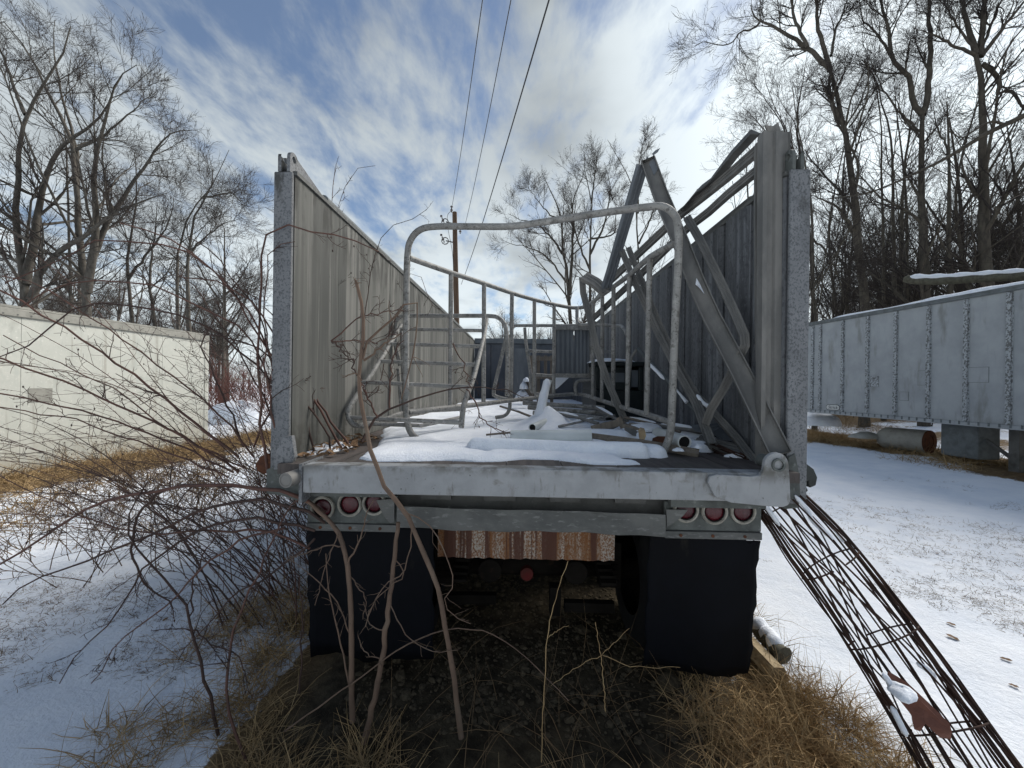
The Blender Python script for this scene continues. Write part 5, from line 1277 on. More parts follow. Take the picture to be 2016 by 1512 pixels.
for k in range(14):
    px = R2.uniform(930, 1330); Y = R2.uniform(26, 48); i = R2.choice([3, 4, 4])
    q = P(px, 600, Y); plant(i, FIRST[i], q.x, q.y, R2.uniform(.5, .8), 'distant bare tree beyond the front of the dump trailer', 'distant trees beyond the trailer front')
for o in FIRST:
    if 'used' in o: del o['used']
    else:
        for ch in list(o.children): bpy.data.objects.remove(ch)
        bpy.data.objects.remove(o)
# far woods: one mass of fine stems
def wood_mass(name, label, xy, hr, mt, seed, r=.03, tw=8):
    rng = np.random.default_rng(seed); n = len(xy); K = 5
    h = rng.uniform(hr[0], hr[1], n); z = ground_h(xy[:, 0], xy[:, 1])
    P0 = np.zeros((n, K, 3))
    for k in range(K):
        P0[:, k, :2] = xy + np.cumsum(rng.normal(0, .12, (n, 2)), 0)[:n] * 0 + rng.normal(0, .08 * k, (n, 2)); P0[:, k, 2] = z + h * k / (K - 1)
    Rr = np.outer(rng.uniform(.5, 1.6, n) * r, np.linspace(1, .25, K))
    P1, R1 = spawn(P0, Rr, rng, tw, .15, 1.0, .75, .38, 5, .2, .1, .4, .010)
    P2, R2_ = spawn(P1, R1, rng, 4, .1, 1.0, .7, .5, 4, .2, .1, .6, .007)
    V, Q = tubes_arrays([(P0, Rr), (P1, R1), (P2, R2_)], [4, 1, 1])
    return tag(obj_arrays(name, V, Q, mt), label, 'woodland', kind='stuff')
rg = np.random.default_rng(8)
wood_mass('far_wood', 'dense brown undergrowth and stems filling the slope behind the right van trailer', np.stack([rg.uniform(13, 48, 620), rg.uniform(10, 60, 620)], 1), (1.2, 4.2), TWIGD, 9)
ang = rg.uniform(-1.0, .75, 420); dist = rg.uniform(60, 110, 420)
wood_mass('distant_tree_line', 'distant tree line along the horizon', np.stack([np.sin(ang) * dist, np.cos(ang) * dist], 1), (4, 8), TWIG, 10, r=.07, tw=9)
# ------------------------------------------------------------------ red brown brush and weeds
def stems(n, rng, base, spread, h, lean=.35, K=7, r=.006, droop=.1):
    b0 = np.zeros((n, K, 3)); a = rng.uniform(0, 2 * PI, n); rr = spread * np.sqrt(rng.uniform(0, 1, n))
    p = np.stack([base[0] + rr * np.cos(a), base[1] + rr * np.sin(a), np.zeros(n)], 1)
    p[:, 2] = ground_h(p[:, 0], p[:, 1]) - .02
    d = np.stack([rng.normal(0, lean, n), rng.normal(0, lean, n), np.ones(n)], 1); d /= np.linalg.norm(d, axis=1, keepdims=True)
    H = rng.uniform(h * .55, h, n); b0[:, 0] = p
    for k in range(1, K):
        d = d + rng.normal(0, .09, (n, 3)); d[:, 2] -= droop * k / K; d /= np.linalg.norm(d, axis=1, keepdims=True)
        b0[:, k] = b0[:, k - 1] + d * (H / (K - 1))[:, None]
    return b0, np.outer(rng.uniform(.6, 1.2, n) * r, np.linspace(1, .35, K))
def shrub(name, label, base, n, spread, h, mt, seed, r=.006, m=(7, 4), group=None, lean=.35, cat='shrub'):
    rng = np.random.default_rng(seed); z = gh(base[0], base[1])
    t = thing(name, label, cat, (base[0], base[1], z), group)
    P0, Rr = stems(n, rng, base, spread, h, lean, r=r)
    P1, R1 = spawn(P0, Rr, rng, m[0], .2, 1, .7, .42, 5, .2, .03, .6, .0025)
    P2, R2_ = spawn(P1, R1, rng, m[1], .15, 1, .7, .5, 4, .22, .03, .7, .002)
    V, Q = tubes_arrays([(P0, Rr)], [5]); obj_arrays('stem', V, Q, mt, t)['kind'] = 'stuff'
    V, Q = tubes_arrays([(P1, R1), (P2, R2_)], [3, 1]); obj_arrays('twig', V, Q, mt, t)['kind'] = 'stuff'
    return t
for i, (px, Y, n, sp_, h, lab) in enumerate(((430, 16, 50, 1.0, 3.0, 'red brown brush just behind the end of the cream box trailer'), (480, 18, 50, 1.2, 3.0, 'red brown brush in the gap left of the dump trailer'),
                                            (520, 15, 40, .9, 2.6, 'red brown brush against the left edge of the dump trailer wall'), (360, 19, 40, 1.6, 4.2, 'reddish bush showing above the far end of the cream box trailer'),
                                            (455, 24, 60, 2.4, 3.4, 'furthest red brown brush in the gap left of the dump trailer'))):
    q = P(px, 800, Y); shrub('brush', lab, (q.x, q.y), n, sp_, h, REDTWIG, 500 + i, r=.012, m=(8, 5), group='red brown brush in the gap')
for i, (px, py, n, h, lab) in enumerate(((60, 935, 26, .55, 'brown weeds at the foot of the cream box trailer, nearest the left edge'), (150, 915, 30, .75, 'brown weeds under the middle of the cream box trailer'), (250, 890, 36, .95, 'tall brown weeds before the patch on the cream box trailer'),
                                         (330, 880, 36, 1.0, 'tall brown weeds near the far end of the cream box trailer'), (400, 872, 36, .95, 'brown weeds at the far corner of the cream box trailer'), (470, 868, 30, .8, 'brown weeds between the box corner and the dump trailer'))):
    q = zpt(px, py, .02); shrub('weed_clump', lab, (q.x, q.y), n, .55, h, STRAWD, 520 + i, r=.004, m=(7, 3), group='weeds along the cream box trailer', cat='weeds')
for i, (px, py, h, lab) in enumerate(((1640, 850, .7, 'brown weeds under the rear end of the right van trailer'), (1700, 852, .6, 'brown weeds under the van trailer left of the tank'), (1660, 838, .8, 'brown weeds beyond the rear of the van trailer'))):
    q = zpt(px, py, .15); shrub('weed_clump', lab, (q.x, q.y), 26, .6, h, STRAWD, 540 + i, r=.004, m=(5, 3), group='weeds under the right van trailer', cat='weeds')

# ------------------------------------------------------------------ arching rose canes at the left rear corner
rose = thing('rose_bush', 'large tangle of arching reddish thorny canes at the left rear corner of the dump trailer', 'bush', (-1.5, 2.4, 0))
rng = np.random.default_rng(600)
allP, allR = [], []
def cane(pts, r0, r1, mt=None, K=16, parent=rose, name='cane', jit=.006, twigs=True, sides=6):
    p, r = resample([P(*q) if isinstance(q, tuple) else q for q in pts], [r0, r1], K)
    j = rng.normal(0, jit, p.shape); j[0] = 0; p = p + j
    V, Q = tubes_arrays([(p[None], r[None])], [sides])
    o = obj_arrays(name, V, Q, mt or CANE, parent)
    if twigs: allP.append(p); allR.append(r)
    return o
def seq(l, y0, y1): 
    n = len(l); return [(x, y, y0 + (y1 - y0) * i / (n - 1)) for i, (x, y) in enumerate(l)]
keys = [
    (seq([(500, 640 + 240), (545, 760), (500, 624), (440, 560), (372, 500), (298, 480), (248, 475), (174, 482), (100, 520), (20, 560)], 2.5, 2.1), .0075, .003),
    (seq([(560, 860), (500, 673), (422, 619), (347, 581), (285, 557), (223, 553), (124, 559), (40, 600)], 2.5, 2.1), .007, .003),
    (seq([(560, 870), (540, 760), (500, 713), (409, 643), (310, 611), (223, 596), (149, 606), (112, 638), (74, 671), (0, 700)], 2.5, 2.0), .008, .003),
    (seq([(470, 900), (372, 825), (248, 728), (149, 658), (74, 614), (0, 571), (-60, 540)], 2.4, 2.0), .009, .005),
    (seq([(470, 930), (380, 870), (273, 817), (174, 775), (74, 733), (0, 703), (-50, 690)], 2.4, 2.0), .008, .005),
    (seq([(500, 900), (420, 800), (325, 730), (240, 665), (140, 600), (60, 555), (0, 545)], 2.5, 2.2), .007, .003),
    (seq([(480, 920), (360, 860), (230, 770), (130, 720), (40, 685), (5, 660)], 2.4, 2.0), .006, .0025),
    (seq([(460, 930), (330, 870), (200, 820), (90, 795), (0, 775), (-50, 770)], 2.4, 2.0), .007, .004),
    (seq([(450, 940), (300, 880), (160, 830), (60, 812), (0, 800)], 2.3, 2.0), .006, .003),
    (seq([(480, 880), (440, 780), (403, 700), (398, 668), (420, 640), (432, 615), (428, 590)], 2.6, 2.5), .007, .003),
    (seq([(560, 900), (520, 790), (470, 690), (420, 620), (380, 560), (350, 540)], 2.6, 2.4), .007, .003),
    (seq([(590, 870), (560, 780), (530, 700), (512, 620), (470, 560), (420, 500), (380, 470)], 2.5, 2.3), .007, .003),
    (seq([(640, 890), (600, 800), (550, 720), (500, 640), (450, 560), (380, 500), (300, 455), (240, 440)], 2.35, 2.0), .008, .003),
    (seq([(527, 930), (515, 820), (505, 700), (515, 560), (521, 490), (532, 458), (560, 440), (600, 450), (650, 460), (700, 475), (744, 496)], 2.0, 1.95), .008, .003),
    (seq([(545, 900), (530, 760), (522, 640), (524, 540), (530, 500), (545, 484), (580, 476)], 2.0, 1.97), .006, .002),
    (seq([(674, 885), (637, 817), (600, 762), (555, 690), (530, 640), (500, 600), (440, 560), (360, 545)], 2.3, 2.0), .0085, .003),
    (seq([(689, 880), (650, 824), (600, 745), (560, 680), (545, 640), (520, 600)], 2.35, 2.1), .0085, .003),
    (seq([(623, 905), (608, 840), (590, 740), (565, 640), (560, 560), (575, 470)], 2.2, 2.1), .007, .003),
    (seq([(655, 905), (640, 850), (600, 790), (560, 730), (515, 690), (470, 670), (400, 660)], 2.25, 2.0), .007, .003),
    (seq([(712, 870), (742, 822), (791, 795), (848, 775), (905, 764), (960, 765), (1002, 769), (1030, 785)], 2.3, 2.9), .0085, .003),
    (seq([(742, 822), (725, 785), (712, 750)], 2.34, 2.2), .006, .004),
    (seq([(918, 766), (940, 800), (962, 837), (997, 851)], 2.62, 2.55), .005, .003),
    (seq([(892, 676), (905, 700), (913, 718), (920, 745), (928, 766)], 2.75, 2.65), .005, .003),
    (seq([(767, 803), (768, 760), (769, 723), (776, 700), (784, 683), (794, 671)], 2.35, 2.4), .006, .003),
    (seq([(703, 740), (695, 715), (680, 700), (665, 680), (652, 669)], 1.85, 1.9), .004, .003),
    (seq([(652, 671), (680, 645), (712, 621), (744, 615), (794, 612)], 1.9, 2.0), .004, .002),
    (seq([(652, 672), (690, 672), (740, 672), (790, 655)], 1.9, 2.1), .004, .002),
    (seq([(650, 905), (650, 700), (656, 400), (659, 332)], 2.6, 2.7), .004, .002),
    (seq([(660, 905), (662, 600), (668, 405), (682, 360), (700, 333), (722, 322), (740, 327)], 2.75, 2.8), .004, .0015),
    (seq([(700, 900), (715, 650), (740, 492), (765, 456), (800, 436), (841, 410)], 2.9, 2.9), .005, .002),
    (seq([(700, 880), (745, 760), (760, 690), (772, 640), (790, 610), (800, 560), (820, 535), (850, 600)], 3.2, 3.4), .004, .002),
    # low arching stems sweeping to the left
    (seq([(640, 1010), (600, 985), (545, 962), (430, 955), (330, 962), (200, 990), (100, 1050), (0, 1110), (-50, 1150)], 1.95, 1.8), .011, .004),
    (seq([(640, 1030), (590, 1000), (525, 988), (460, 990), (400, 1002), (330, 1040), (200, 1090), (60, 1150), (0, 1195)], 1.95, 1.8), .009, .003),
    (seq([(620, 1045), (560, 1030), (470, 1022), (380, 1050), (300, 1105), (255, 1160), (215, 1230), (150, 1290), (118, 1345)], 1.95, 1.7), .008, .002),
    (seq([(610, 1080), (540, 1050), (440, 1040), (330, 1048), (240, 1042), (130, 1000), (40, 960), (0, 930)], 1.95, 1.8), .007, .002),
    (seq([(330, 962), (300, 980), (272, 1010), (262, 1050), (262, 1090), (270, 1120), (300, 1160), (345, 1200)], 1.9, 1.8), .007, .003),
    (seq([(620, 1060), (560, 1110), (500, 1150), (440, 1190), (390, 1250), (350, 1300)], 1.95, 1.75), .006, .002),
    (seq([(560, 1040), (480, 1060), (400, 1120), (320, 1200), (250, 1250), (200, 1320), (180, 1350)], 1.9, 1.7), .006, .002),
    (seq([(430, 1448), (415, 1380), (400, 1330), (385, 1260), (375, 1220), (367, 1195), (345, 1165), (300, 1115), (262, 1065), (258, 1010), (290, 950)], 1.82, 1.85), .0075, .003),
    (seq([(372, 1215), (378, 1170), (388, 1120), (420, 1060), (470, 1010)], 1.83, 1.9), .004, .002),
    (seq([(372, 1225), (395, 1250), (425, 1268), (450, 1287), (478, 1312), (490, 1350)], 1.83, 1.8), .004, .002),
    (seq([(493, 1520), (470, 1445), (450, 1390), (445, 1330), (449, 1285), (462, 1238), (500, 1145), (530, 1070), (570, 1000), (605, 975)], 1.70, 1.9), .0065, .0035),
    (seq([(590, 1365), (593, 1300), (595, 1230), (590, 1150), (560, 1060), (540, 990)], 1.95, 1.95), .005, .002)]
for pts, r0, r1 in keys: cane(pts, r0, r1, RNG_MT if False else (CANE if rng.uniform() < .6 else CANED))
# more canes growing from the ground beside the trailer
n = 78; K = 16
base = np.stack([rng.uniform(-2.0, -1.42, n), rng.uniform(2.5, 3.9, n)], 1)
d = np.stack([rng.uniform(-1.0, -.05, n), rng.normal(.05, .22, n), np.ones(n)], 1); d /= np.linalg.norm(d, axis=1, keepdims=True)
L = rng.uniform(1.5, 3.8, n); G = np.zeros((n, K, 3)); G[:, 0, :2] = base; G[:, 0, 2] = ground_h(base[:, 0], base[:, 1]) - .03
gr = rng.uniform(.015, .10, n)
for k in range(1, K):
    d = d + rng.normal(0, .035, (n, 3)); d[:, 0] -= .045; d[:, 2] -= gr; d /= np.linalg.norm(d, axis=1, keepdims=True)
    G[:, k] = G[:, k - 1] + d * (L / (K - 1))[:, None]
    G[:, k, 2] = np.maximum(G[:, k, 2], .02); G[:, k, 0] = np.minimum(G[:, k, 0], -1.32)
GR = np.outer(rng.uniform(.0026, .0055, n), np.linspace(1, .3, K))
for i in range(n):
    V, Q = tubes_arrays([(G[i:i + 1], GR[i:i + 1])], [6]); obj_arrays('cane', V, Q, CANE if i % 2 else CANED, rose)
PA = np.concatenate([np.stack(allP), G]); RA = np.concatenate([np.stack(allR), GR])
T1, TR1 = spawn(PA, RA, rng, 9, .25, 1.0, .7, .16, 6, .15, -.02, .5, .0018, .5, .10)
T2, TR2 = spawn(T1, TR1, rng, 3, .2, 1.0, .8, .55, 4, .22, .0, .7, .0014, .6, .03)
TH, THR = spawn(PA, RA, rng, 18, .05, .95, 1.1, .006, 2, .0, .0, .6, .0015, .2, .010, 0)       # thorns
V, Q = tubes_arrays([(T1, TR1), (T2, TR2), (TH, THR)], [4, 3, 3])
obj_arrays('twig', V, Q, CANED, rose)['kind'] = 'stuff'
# dried rose hips
hp_ = np.concatenate([T2[rng.choice(len(T2), 230, False), -1], T1[rng.choice(len(T1), 60, False), -1]])
b = MB()
for q in hp_: b.tube([Vector(q) + Vector((0, 0, .006)), Vector(q), Vector(q) - Vector((0, 0, .008))], [.0015, .0045, .001], 5)
b.build('rose_hip', CANED, rose)['kind'] = 'stuff'

for i, (bx, by, n_, h_, mt_, lab) in enumerate(((-1.85, 2.9, 8, 1.3, BROWNTWIG, 'fine brown brush behind the rose canes, nearest the trailer corner'), (-2.5, 3.6, 15, 1.3, BROWNTWIG, 'fine brown brush behind the rose canes, halfway to the box trailer'),
                                              (-3.3, 4.4, 40, 1.3, STRAWD, 'dry brown brush left of the rose canes towards the box trailer'), (-1.7, 4.0, 24, 1.9, BROWNTWIG, 'tall fine brush beside the outside of the left trailer wall'), (-4.4, 5.0, 40, 1.1, STRAWD, 'dry brown brush between the canes and the middle of the box trailer'), (-3.5, 3.3, 22, 1.1, BROWNTWIG, 'low brown brush spreading left below the arching canes'), (-5.4, 5.0, 40, 1.0, STRAWD, 'dry brown brush near the left edge before the box trailer'), (-4.6, 3.9, 34, .9, STRAWD, 'low dry brush at the left edge nearest the camera'), (-2.6, 5.0, 36, 1.4, STRAWD, 'dry brush in the gap beyond the canes'))):
    shrub('brush', lab, (bx, by), n_, .55, h_, mt_, 560 + i, r=.0035, m=(8, 4), lean=.55, group='brush among the canes')

# saplings in front of the rear beam
def sapling(name, label, main, r0, r1, subs, loc, mt=SAPL, seed=1, tw=True):
    t = thing(name, label, 'sapling', loc)
    global rng
    p, r = resample([P(*q) for q in main], [r0, r1], 26); p[1:-1] += np.random.default_rng(seed).normal(0, .0022, p[1:-1].shape)
    r = r * (1 + .06 * np.sin(np.arange(26) * 2.1))
    V, Q = tubes_arrays([(p[None], r[None])], [10]); obj_arrays('stem', V, Q, mt, t)
    pp, rr = [], []
    for pts, a, c in subs:
        q, s = resample([P(*x) for x in pts], [a, c], 12); q[1:] += np.random.default_rng(seed + len(pp)).normal(0, .003, q[1:].shape)
        V, Q = tubes_arrays([(q[None], s[None])], [6]); obj_arrays('branch', V, Q, mt, t); pp.append(q); rr.append(s)
    if pp and tw:
        g = np.random.default_rng(seed)
        A_, AR = spawn(np.stack(pp), np.stack(rr), g, 6, .2, 1, .8, .22, 5, .2, 0, .5, .0013, .5, .03)
        V, Q = tubes_arrays([(A_, AR)], [4]); obj_arrays('twig', V, Q, mt, t)['kind'] = 'stuff'
    return t
sapling('sapling', 'tall curving brown sapling crossing the rear beam with a cut knobbly top', [(908, 1452, 1.80), (898, 1370, 1.80), (885, 1280, 1.79), (862, 1155, 1.78), (832, 1085, 1.77), (806, 1022, 1.76), (765, 968, 1.76), (735, 900, 1.77), (716, 820, 1.80), (707, 745, 1.83), (712, 690, 1.84), (716, 650, 1.84), (710, 600, 1.84), (702, 558, 1.84)], .0135, .0075, [
    ([(714, 708, 1.84), (724, 671, 1.85), (771, 631, 1.9), (804, 592, 1.95), (823, 599, 1.97), (821, 649, 2.0), (809, 716, 2.05), (791, 785, 2.1)], .006, .003),
    ([(716, 710, 1.84), (740, 690, 1.87), (781, 661, 1.95)], .006, .003), ([(712, 750, 1.83), (700, 735, 1.82), (672, 742, 1.8)], .003, .002),
    ([(800, 1010, 1.76), (850, 1040, 1.75), (885, 1110, 1.74), (893, 1150, 1.74), (872, 1190, 1.75), (905, 1220, 1.75), (925, 1228, 1.76)], .003, .002),
    ([(812, 1035, 1.76), (806, 1090, 1.75), (790, 1130, 1.74), (750, 1160, 1.74), (720, 1235, 1.74)], .003, .0018), ([(705, 560, 1.84), (700, 553, 1.84)], .006, .004)], (-.2, 1.75, 0), seed=31)
sapling('sapling', 'straight tan sapling stem ending just below the bumper', [(716, 1462, 1.80), (728, 1410, 1.80), (745, 1340, 1.80), (758, 1250, 1.80), (768, 1170, 1.80), (778, 1090, 1.81), (784, 1028, 1.82)], .0145, .0095, [
    ([(776, 1100, 1.81), (795, 1130, 1.79), (760, 1160, 1.77), (735, 1190, 1.76), (715, 1235, 1.76)], .003, .0015), ([(768, 1190, 1.80), (800, 1250, 1.78), (850, 1280, 1.77), (900, 1280, 1.77)], .003, .0015),
    ([(760, 1245, 1.80), (730, 1230, 1.79), (715, 1185, 1.79)], .003, .0015), ([(752, 1300, 1.80), (720, 1285, 1.79), (705, 1250, 1.79)], .003, .0015)], (-.65, 1.8, 0), seed=32)
sapling('sapling', 'grey sapling stem at the left mud flap bending left into the cane tangle', [(694, 1420, 1.80), (692, 1340, 1.80), (692, 1260, 1.80), (689, 1180, 1.81), (683, 1110, 1.83), (672, 1062, 1.86), (652, 1030, 1.9), (620, 1000, 1.93), (580, 975, 1.95), (520, 962, 1.97)], .0135, .009, [
    ([(690, 1365, 1.80), (678, 1300, 1.79), (660, 1220, 1.78), (645, 1150, 1.77), (640, 1090, 1.77)], .005, .002), ([(684, 1110, 1.83), (710, 1060, 1.80), (722, 1010, 1.78), (735, 985, 1.78)], .005, .002), ([(686, 1130, 1.83), (720, 1180, 1.8), (715, 1220, 1.8)], .003, .0015),
    ([(690, 1250, 1.80), (660, 1180, 1.78), (610, 1130, 1.75), (570, 1100, 1.74)], .004, .0015), ([(676, 1075, 1.85), (640, 1075, 1.82), (600, 1090, 1.8), (560, 1100, 1.78)], .004, .0015), ([(665, 1050, 1.86), (640, 1120, 1.8), (620, 1190, 1.78)], .003, .0015)], (-.72, 1.8, 0), SAPL, seed=33)
for lab, pts, sd in (('pale thin dry stalk rising under the middle of the trailer', [(1066, 1500, 1.72), (1070, 1380, 1.74), (1080, 1240, 1.78), (1098, 1160, 1.80), (1118, 1105, 1.82)], 34),
                     ('thin forked dry weed before the right mud flap', [(1192, 1400, 1.85), (1186, 1320, 1.86), (1180, 1270, 1.87), (1172, 1225, 1.88)], 35)):
    subs = [([(1186, 1290, 1.86), (1240, 1310, 1.86), (1340, 1315, 1.86)], .0018, .001), ([(1184, 1290, 1.86), (1215, 1260, 1.86), (1238, 1238, 1.86)], .0016, .001), ([(1184, 1290, 1.86), (1140, 1310, 1.86), (1085, 1350, 1.84)], .0018, .001)] if sd == 35 else [([(1080, 1255, 1.78), (1100, 1240, 1.78), (1118, 1232, 1.78)], .0014, .001)]
    sapling('dry_stalk', lab, pts, .003, .0015, subs, P(*pts[0]), STRAW, sd, tw=False)
sapling('dry_stalk', 'long brown vine lying across the soil under the trailer', [(560, 1440, 1.75), (700, 1340, 1.78), (800, 1270, 1.80), (880, 1240, 1.85), (960, 1245, 1.9), (1030, 1290, 1.85), (1120, 1380, 1.75)], .004, .002, [], (-.4, 1.8, 0), SAPL, 36)

# ------------------------------------------------------------------ dead grass
def blades(n, xy, h, seed, w=.0022, lean=.6):
    rng = np.random.default_rng(seed); K = 4
    p = np.zeros((n, K, 3)); p[:, 0, :2] = xy; p[:, 0, 2] = ground_h(xy[:, 0], xy[:, 1]) - .01
    d = np.stack([rng.normal(0, lean, n), rng.normal(0, lean, n), np.ones(n)], 1); d /= np.linalg.norm(d, axis=1, keepdims=True)
    bend = np.stack([rng.normal(0, .35, n), rng.normal(0, .35, n), -rng.uniform(.1, .7, n)], 1)
    for k in range(1, K):
        d = d + bend * .6; d /= np.linalg.norm(d, axis=1, keepdims=True); p[:, k] = p[:, k - 1] + d * (h / (K - 1))[:, None]
    gz = ground_h(p[:, 1:, 0], p[:, 1:, 1]) + .004
    p[:, 1:, 2] = np.maximum(p[:, 1:, 2], gz)
    return p, np.outer(rng.uniform(.5, 1.2, n) * w, np.array([1, .9, .65, .25]))
def clumped(rng, centers, per, sig):
    c = np.repeat(centers, per, 0); return c + rng.normal(0, 1, c.shape) * np.asarray(sig)
rg = np.random.default_rng(700)
# thick straw round the trailer's near edge
c1 = np.concatenate([np.stack([rg.uniform(-1.25, -.45, 48), rg.uniform(.9, 1.9, 48)], 1), np.stack([rg.uniform(.85, 1.75, 120), rg.uniform(.95, 2.2, 120)], 1), np.stack([rg.uniform(-.5, .9, 14), rg.uniform(.9, 1.6, 14)], 1),
                     np.stack([rg.normal(-1.42, .10, 26), rg.uniform(1.7, 3.6, 26)], 1), np.stack([rg.normal(1.48, .10, 26), rg.uniform(2.0, 3.6, 26)], 1), np.stack([rg.normal(-1.7, .22, 30), rg.uniform(1.4, 3.0, 30)], 1)])
xy = clumped(rg, c1, 62, (.06, .06)); n = len(xy)
p, r = blades(n, xy, rg.uniform(.08, .30, n), 701, .0017, .75)
V, Q = tubes_arrays([(p, r)], [1]); tag(obj_arrays('straw_grass', V, Q, STRAW), 'long dead straw grass matted round the near edge of the trailer', 'grass', kind='stuff')
# short grass poking through the snow
px_ = rg.uniform(-100, 2116, 11000); yy = np.abs(rg.normal(0, 1.0, 11000)) * 2.8 + 1.2
xx = (px_ - 1025) / 757 * yy
ok_ = (np.abs(xx - .06) > 1.3); xx, yy = xx[ok_], yy[ok_]
kk = (fbm(xx, yy, 2.6, 21, 4) + fbm(xx, yy, .7, 22, 4)) > .15
xy = clumped(rg, np.stack([xx[kk], yy[kk]], 1), 8, (.035, .03)); n = len(xy)
p, r = blades(n, xy, rg.uniform(.015, .07, n), 702, .0012, .8)
V, Q = tubes_arrays([(p, r)], [1]); tag(obj_arrays('short_grass', V, Q, STRAWD), 'short brown grass blades poking through the thin snow', 'grass', kind='stuff')
# rough brown grass along the box trailer and under the van
c3 = np.concatenate([np.stack([-8.2 + rg.exponential(.75, 420), rg.uniform(3.6, 12, 420)], 1), np.stack([8.3 + rg.normal(.9, .6, 130), rg.uniform(6, 14, 130)], 1), np.stack([rg.uniform(-5.5, -2.0, 90), rg.uniform(9, 14, 90)], 1)])
xy = clumped(rg, c3, 34, (.16, .14)); n = len(xy)
p, r = blades(n, xy, rg.uniform(.10, .38, n), 703, .004, .7)
V, Q = tubes_arrays([(p, r)], [1]); tag(obj_arrays('brown_grass', V, Q, STRAW), 'rough brown grass along the foot of the box and van trailers', 'grass', kind='stuff')

xy = np.stack([rg.uniform(-.7, 1.1, 130), rg.uniform(1.2, 2.3, 130)], 1)
p, r = blades(130, xy, rg.uniform(.2, .6, 130), 711, .0022, .7)
V, Q = tubes_arrays([(p, r)], [3]); tag(obj_arrays('dead_stalks', V, Q, STRAWD), 'dead brown stalks on the dark soil at the bottom centre', 'stalks', kind='stuff')

# ------------------------------------------------------------------ gravel under the trailer
def ico():
    f = (1 + 5 ** .5) / 2
    v = np.array([(-1, f, 0), (1, f, 0), (-1, -f, 0), (1, -f, 0), (0, -1, f), (0, 1, f), (0, -1, -f), (0, 1, -f), (f, 0, -1), (f, 0, 1), (-f, 0, -1), (-f, 0, 1)], float); v /= np.linalg.norm(v[0])
    t = np.array([(0, 11, 5), (0, 5, 1), (0, 1, 7), (0, 7, 10), (0, 10, 11), (1, 5, 9), (5, 11, 4), (11, 10, 2), (10, 7, 6), (7, 1, 8), (3, 9, 4), (3, 4, 2), (3, 2, 6), (3, 6, 8), (3, 8, 9), (4, 9, 5), (2, 4, 11), (6, 2, 10), (8, 6, 7), (9, 8, 1)]); return v, t
iv, it = ico()
n = 10000
x = rg.uniform(-.95, 1.15, n); y = 1.9 + rg.uniform(0, 1, n) ** 1.1 * 5.6
s = rg.lognormal(math.log(.0085), .55, n)
sc_ = rg.uniform(.6, 1.3, (n, 1, 3)) * np.array([1, 1, .6]); V = iv[None] * sc_ * rg.uniform(.75, 1.2, (n, 12, 1)) * s[:, None, None]
a = rg.uniform(0, 6.28, n); ca, sa = np.cos(a)[:, None], np.sin(a)[:, None]
V = np.stack([V[..., 0] * ca - V[..., 1] * sa, V[..., 0] * sa + V[..., 1] * ca, V[..., 2]], -1)
V += np.stack([x, y, ground_h(x, y) + s * .2], -1)[:, None]
Q = (it[None] + (np.arange(n) * 12)[:, None, None]).reshape(-1, 3)
tag(obj_arrays('gravel', V.reshape(-1, 3), Q, STONE, smooth=False), 'brown gravel stones on the bare soil under the trailer', 'gravel', kind='stuff')

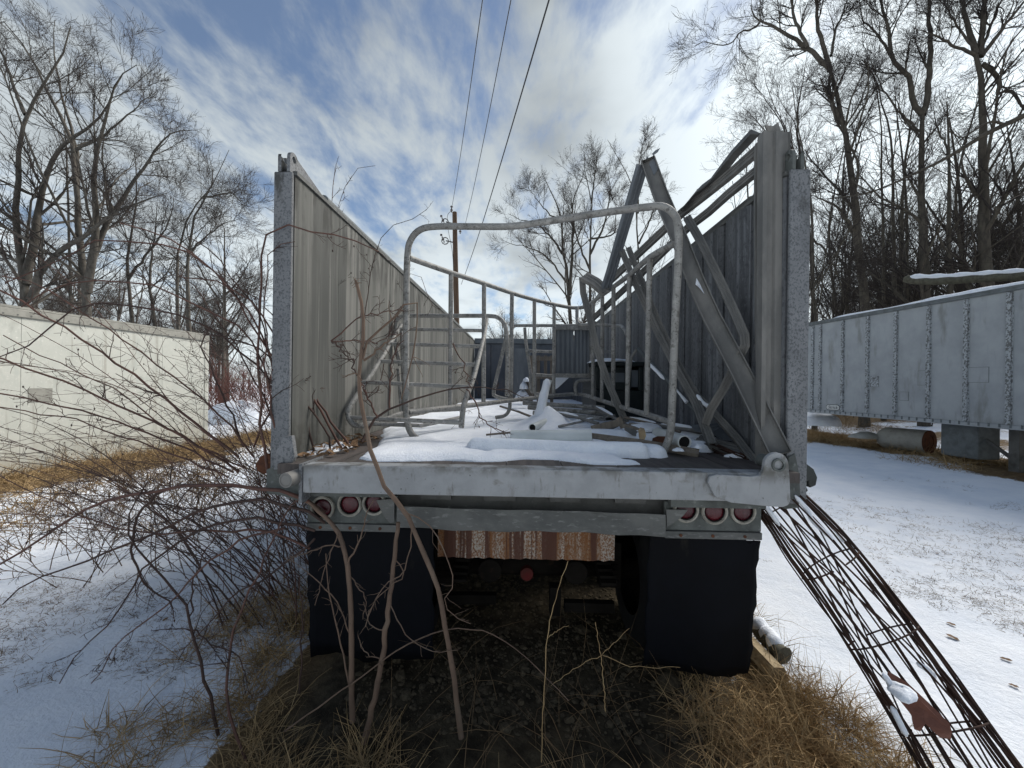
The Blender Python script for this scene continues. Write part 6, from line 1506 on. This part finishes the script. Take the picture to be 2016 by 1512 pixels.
# ------------------------------------------------------------------ split logs and fallen leaves
b = MB(); a_, c_ = zpt(1488, 1232, .10), zpt(1542, 1292, .10)
b.tube([a_.lerp(c_, q / 9) + Vector((.006 * math.sin(q * 2.3), 0, .006 * math.sin(q * 1.7))) for q in range(10)], [.05 + .007 * math.sin(q * 2.9) for q in range(10)], 9); tag(b.build('snowy_log', MOSS), 'short log under snow right of the torn mud flap', 'log')
b = MB(); b.tube([a_.lerp(c_, .02 + .094 * q) + Vector((.006 * math.sin(q * 2.3), 0, .030 + .008 * math.sin(q * 1.3))) for q in range(10)], [.03] + [.045 + .008 * math.sin(q * 2.1) for q in range(8)] + [.025], 9); tag(b.build('log_snow', SNOW), 'snow capping the short log beside the torn mud flap', 'snow')
b = MB(); a_, c_ = zpt(1478, 1268, .06), zpt(1536, 1330, .05)
b.sweep([a_, a_.lerp(c_, .5), c_], [(-.06, -.03), (-.02, .045), (.04, .05), (.065, -.02), (.0, -.05)], (0, 0, 1)); tag(b.build('split_log', WOODY), 'split pale yellow log end in the grass below the torn mud flap', 'log')
for i, (px, py, s_, lab) in enumerate(((1872, 1236, .030, 'curled brown leaf on the snow right of the rod cage, upper of a close pair'), (1876, 1262, .036, 'flat tan leaf on the snow right of the rod cage, lower of a close pair'), (1692, 1450, .024, 'small brown leaf left of the lower rod cage'), (1720, 1466, .034, 'long brown leaf left of the lower rod cage close to the rods'),
                                       (1622, 1492, .034, 'dark brown leaf at the straw edge below the right flap'), (1980, 1308, .028, 'brown leaf at the right edge level with the board'), (1995, 1358, .022, 'tiny dark leaf at the right edge below another'), (1602, 1382, .02, 'small dark leaf near the straw right of the flap'),
                                       (430, 1222, .022, 'round brown leaf on the snow left of the trailer'), (325, 1230, .02, 'small tan leaf on the snow beside the low canes'), (1845, 1095, .02, 'small leaf on the snow far right of the trailer corner'), (1740, 1020, .02, 'small dark leaf on the open snow beyond the rod cage'))):
    q = zpt(px, py, .0); z = gh(q.x, q.y) + .008
    a = RND.uniform(0, 6.28); s_ *= .85; b = MB(); u = Vector((math.cos(a), math.sin(a), .12)); v = Vector((-math.sin(a), math.cos(a), .1)); c = Vector((q.x, q.y, z))
    vs = [c - u * s_]
    for k, w_ in ((-.55, .55), (0, .40), (.5, .62)): vs += [c + u * s_ * k + v * s_ * w_ + Vector((0, 0, s_ * .12)), c + u * s_ * k - Vector((0, 0, 0)), c + u * s_ * k - v * s_ * w_ + Vector((0, 0, s_ * .18))]
    vs.append(c + u * s_ * 1.1 + Vector((0, 0, s_ * .1)))
    b.add(vs, [(0, 2, 1), (0, 3, 2), (1, 2, 5, 4), (2, 3, 6, 5), (4, 5, 8, 7), (5, 6, 9, 8), (7, 8, 10), (8, 9, 10)])
    o = b.build('fallen_leaf', LEAF); o.modifiers.new('solid', 'SOLIDIFY').thickness = .0012; tag(o, lab, 'leaf', 'fallen leaves on the snow')
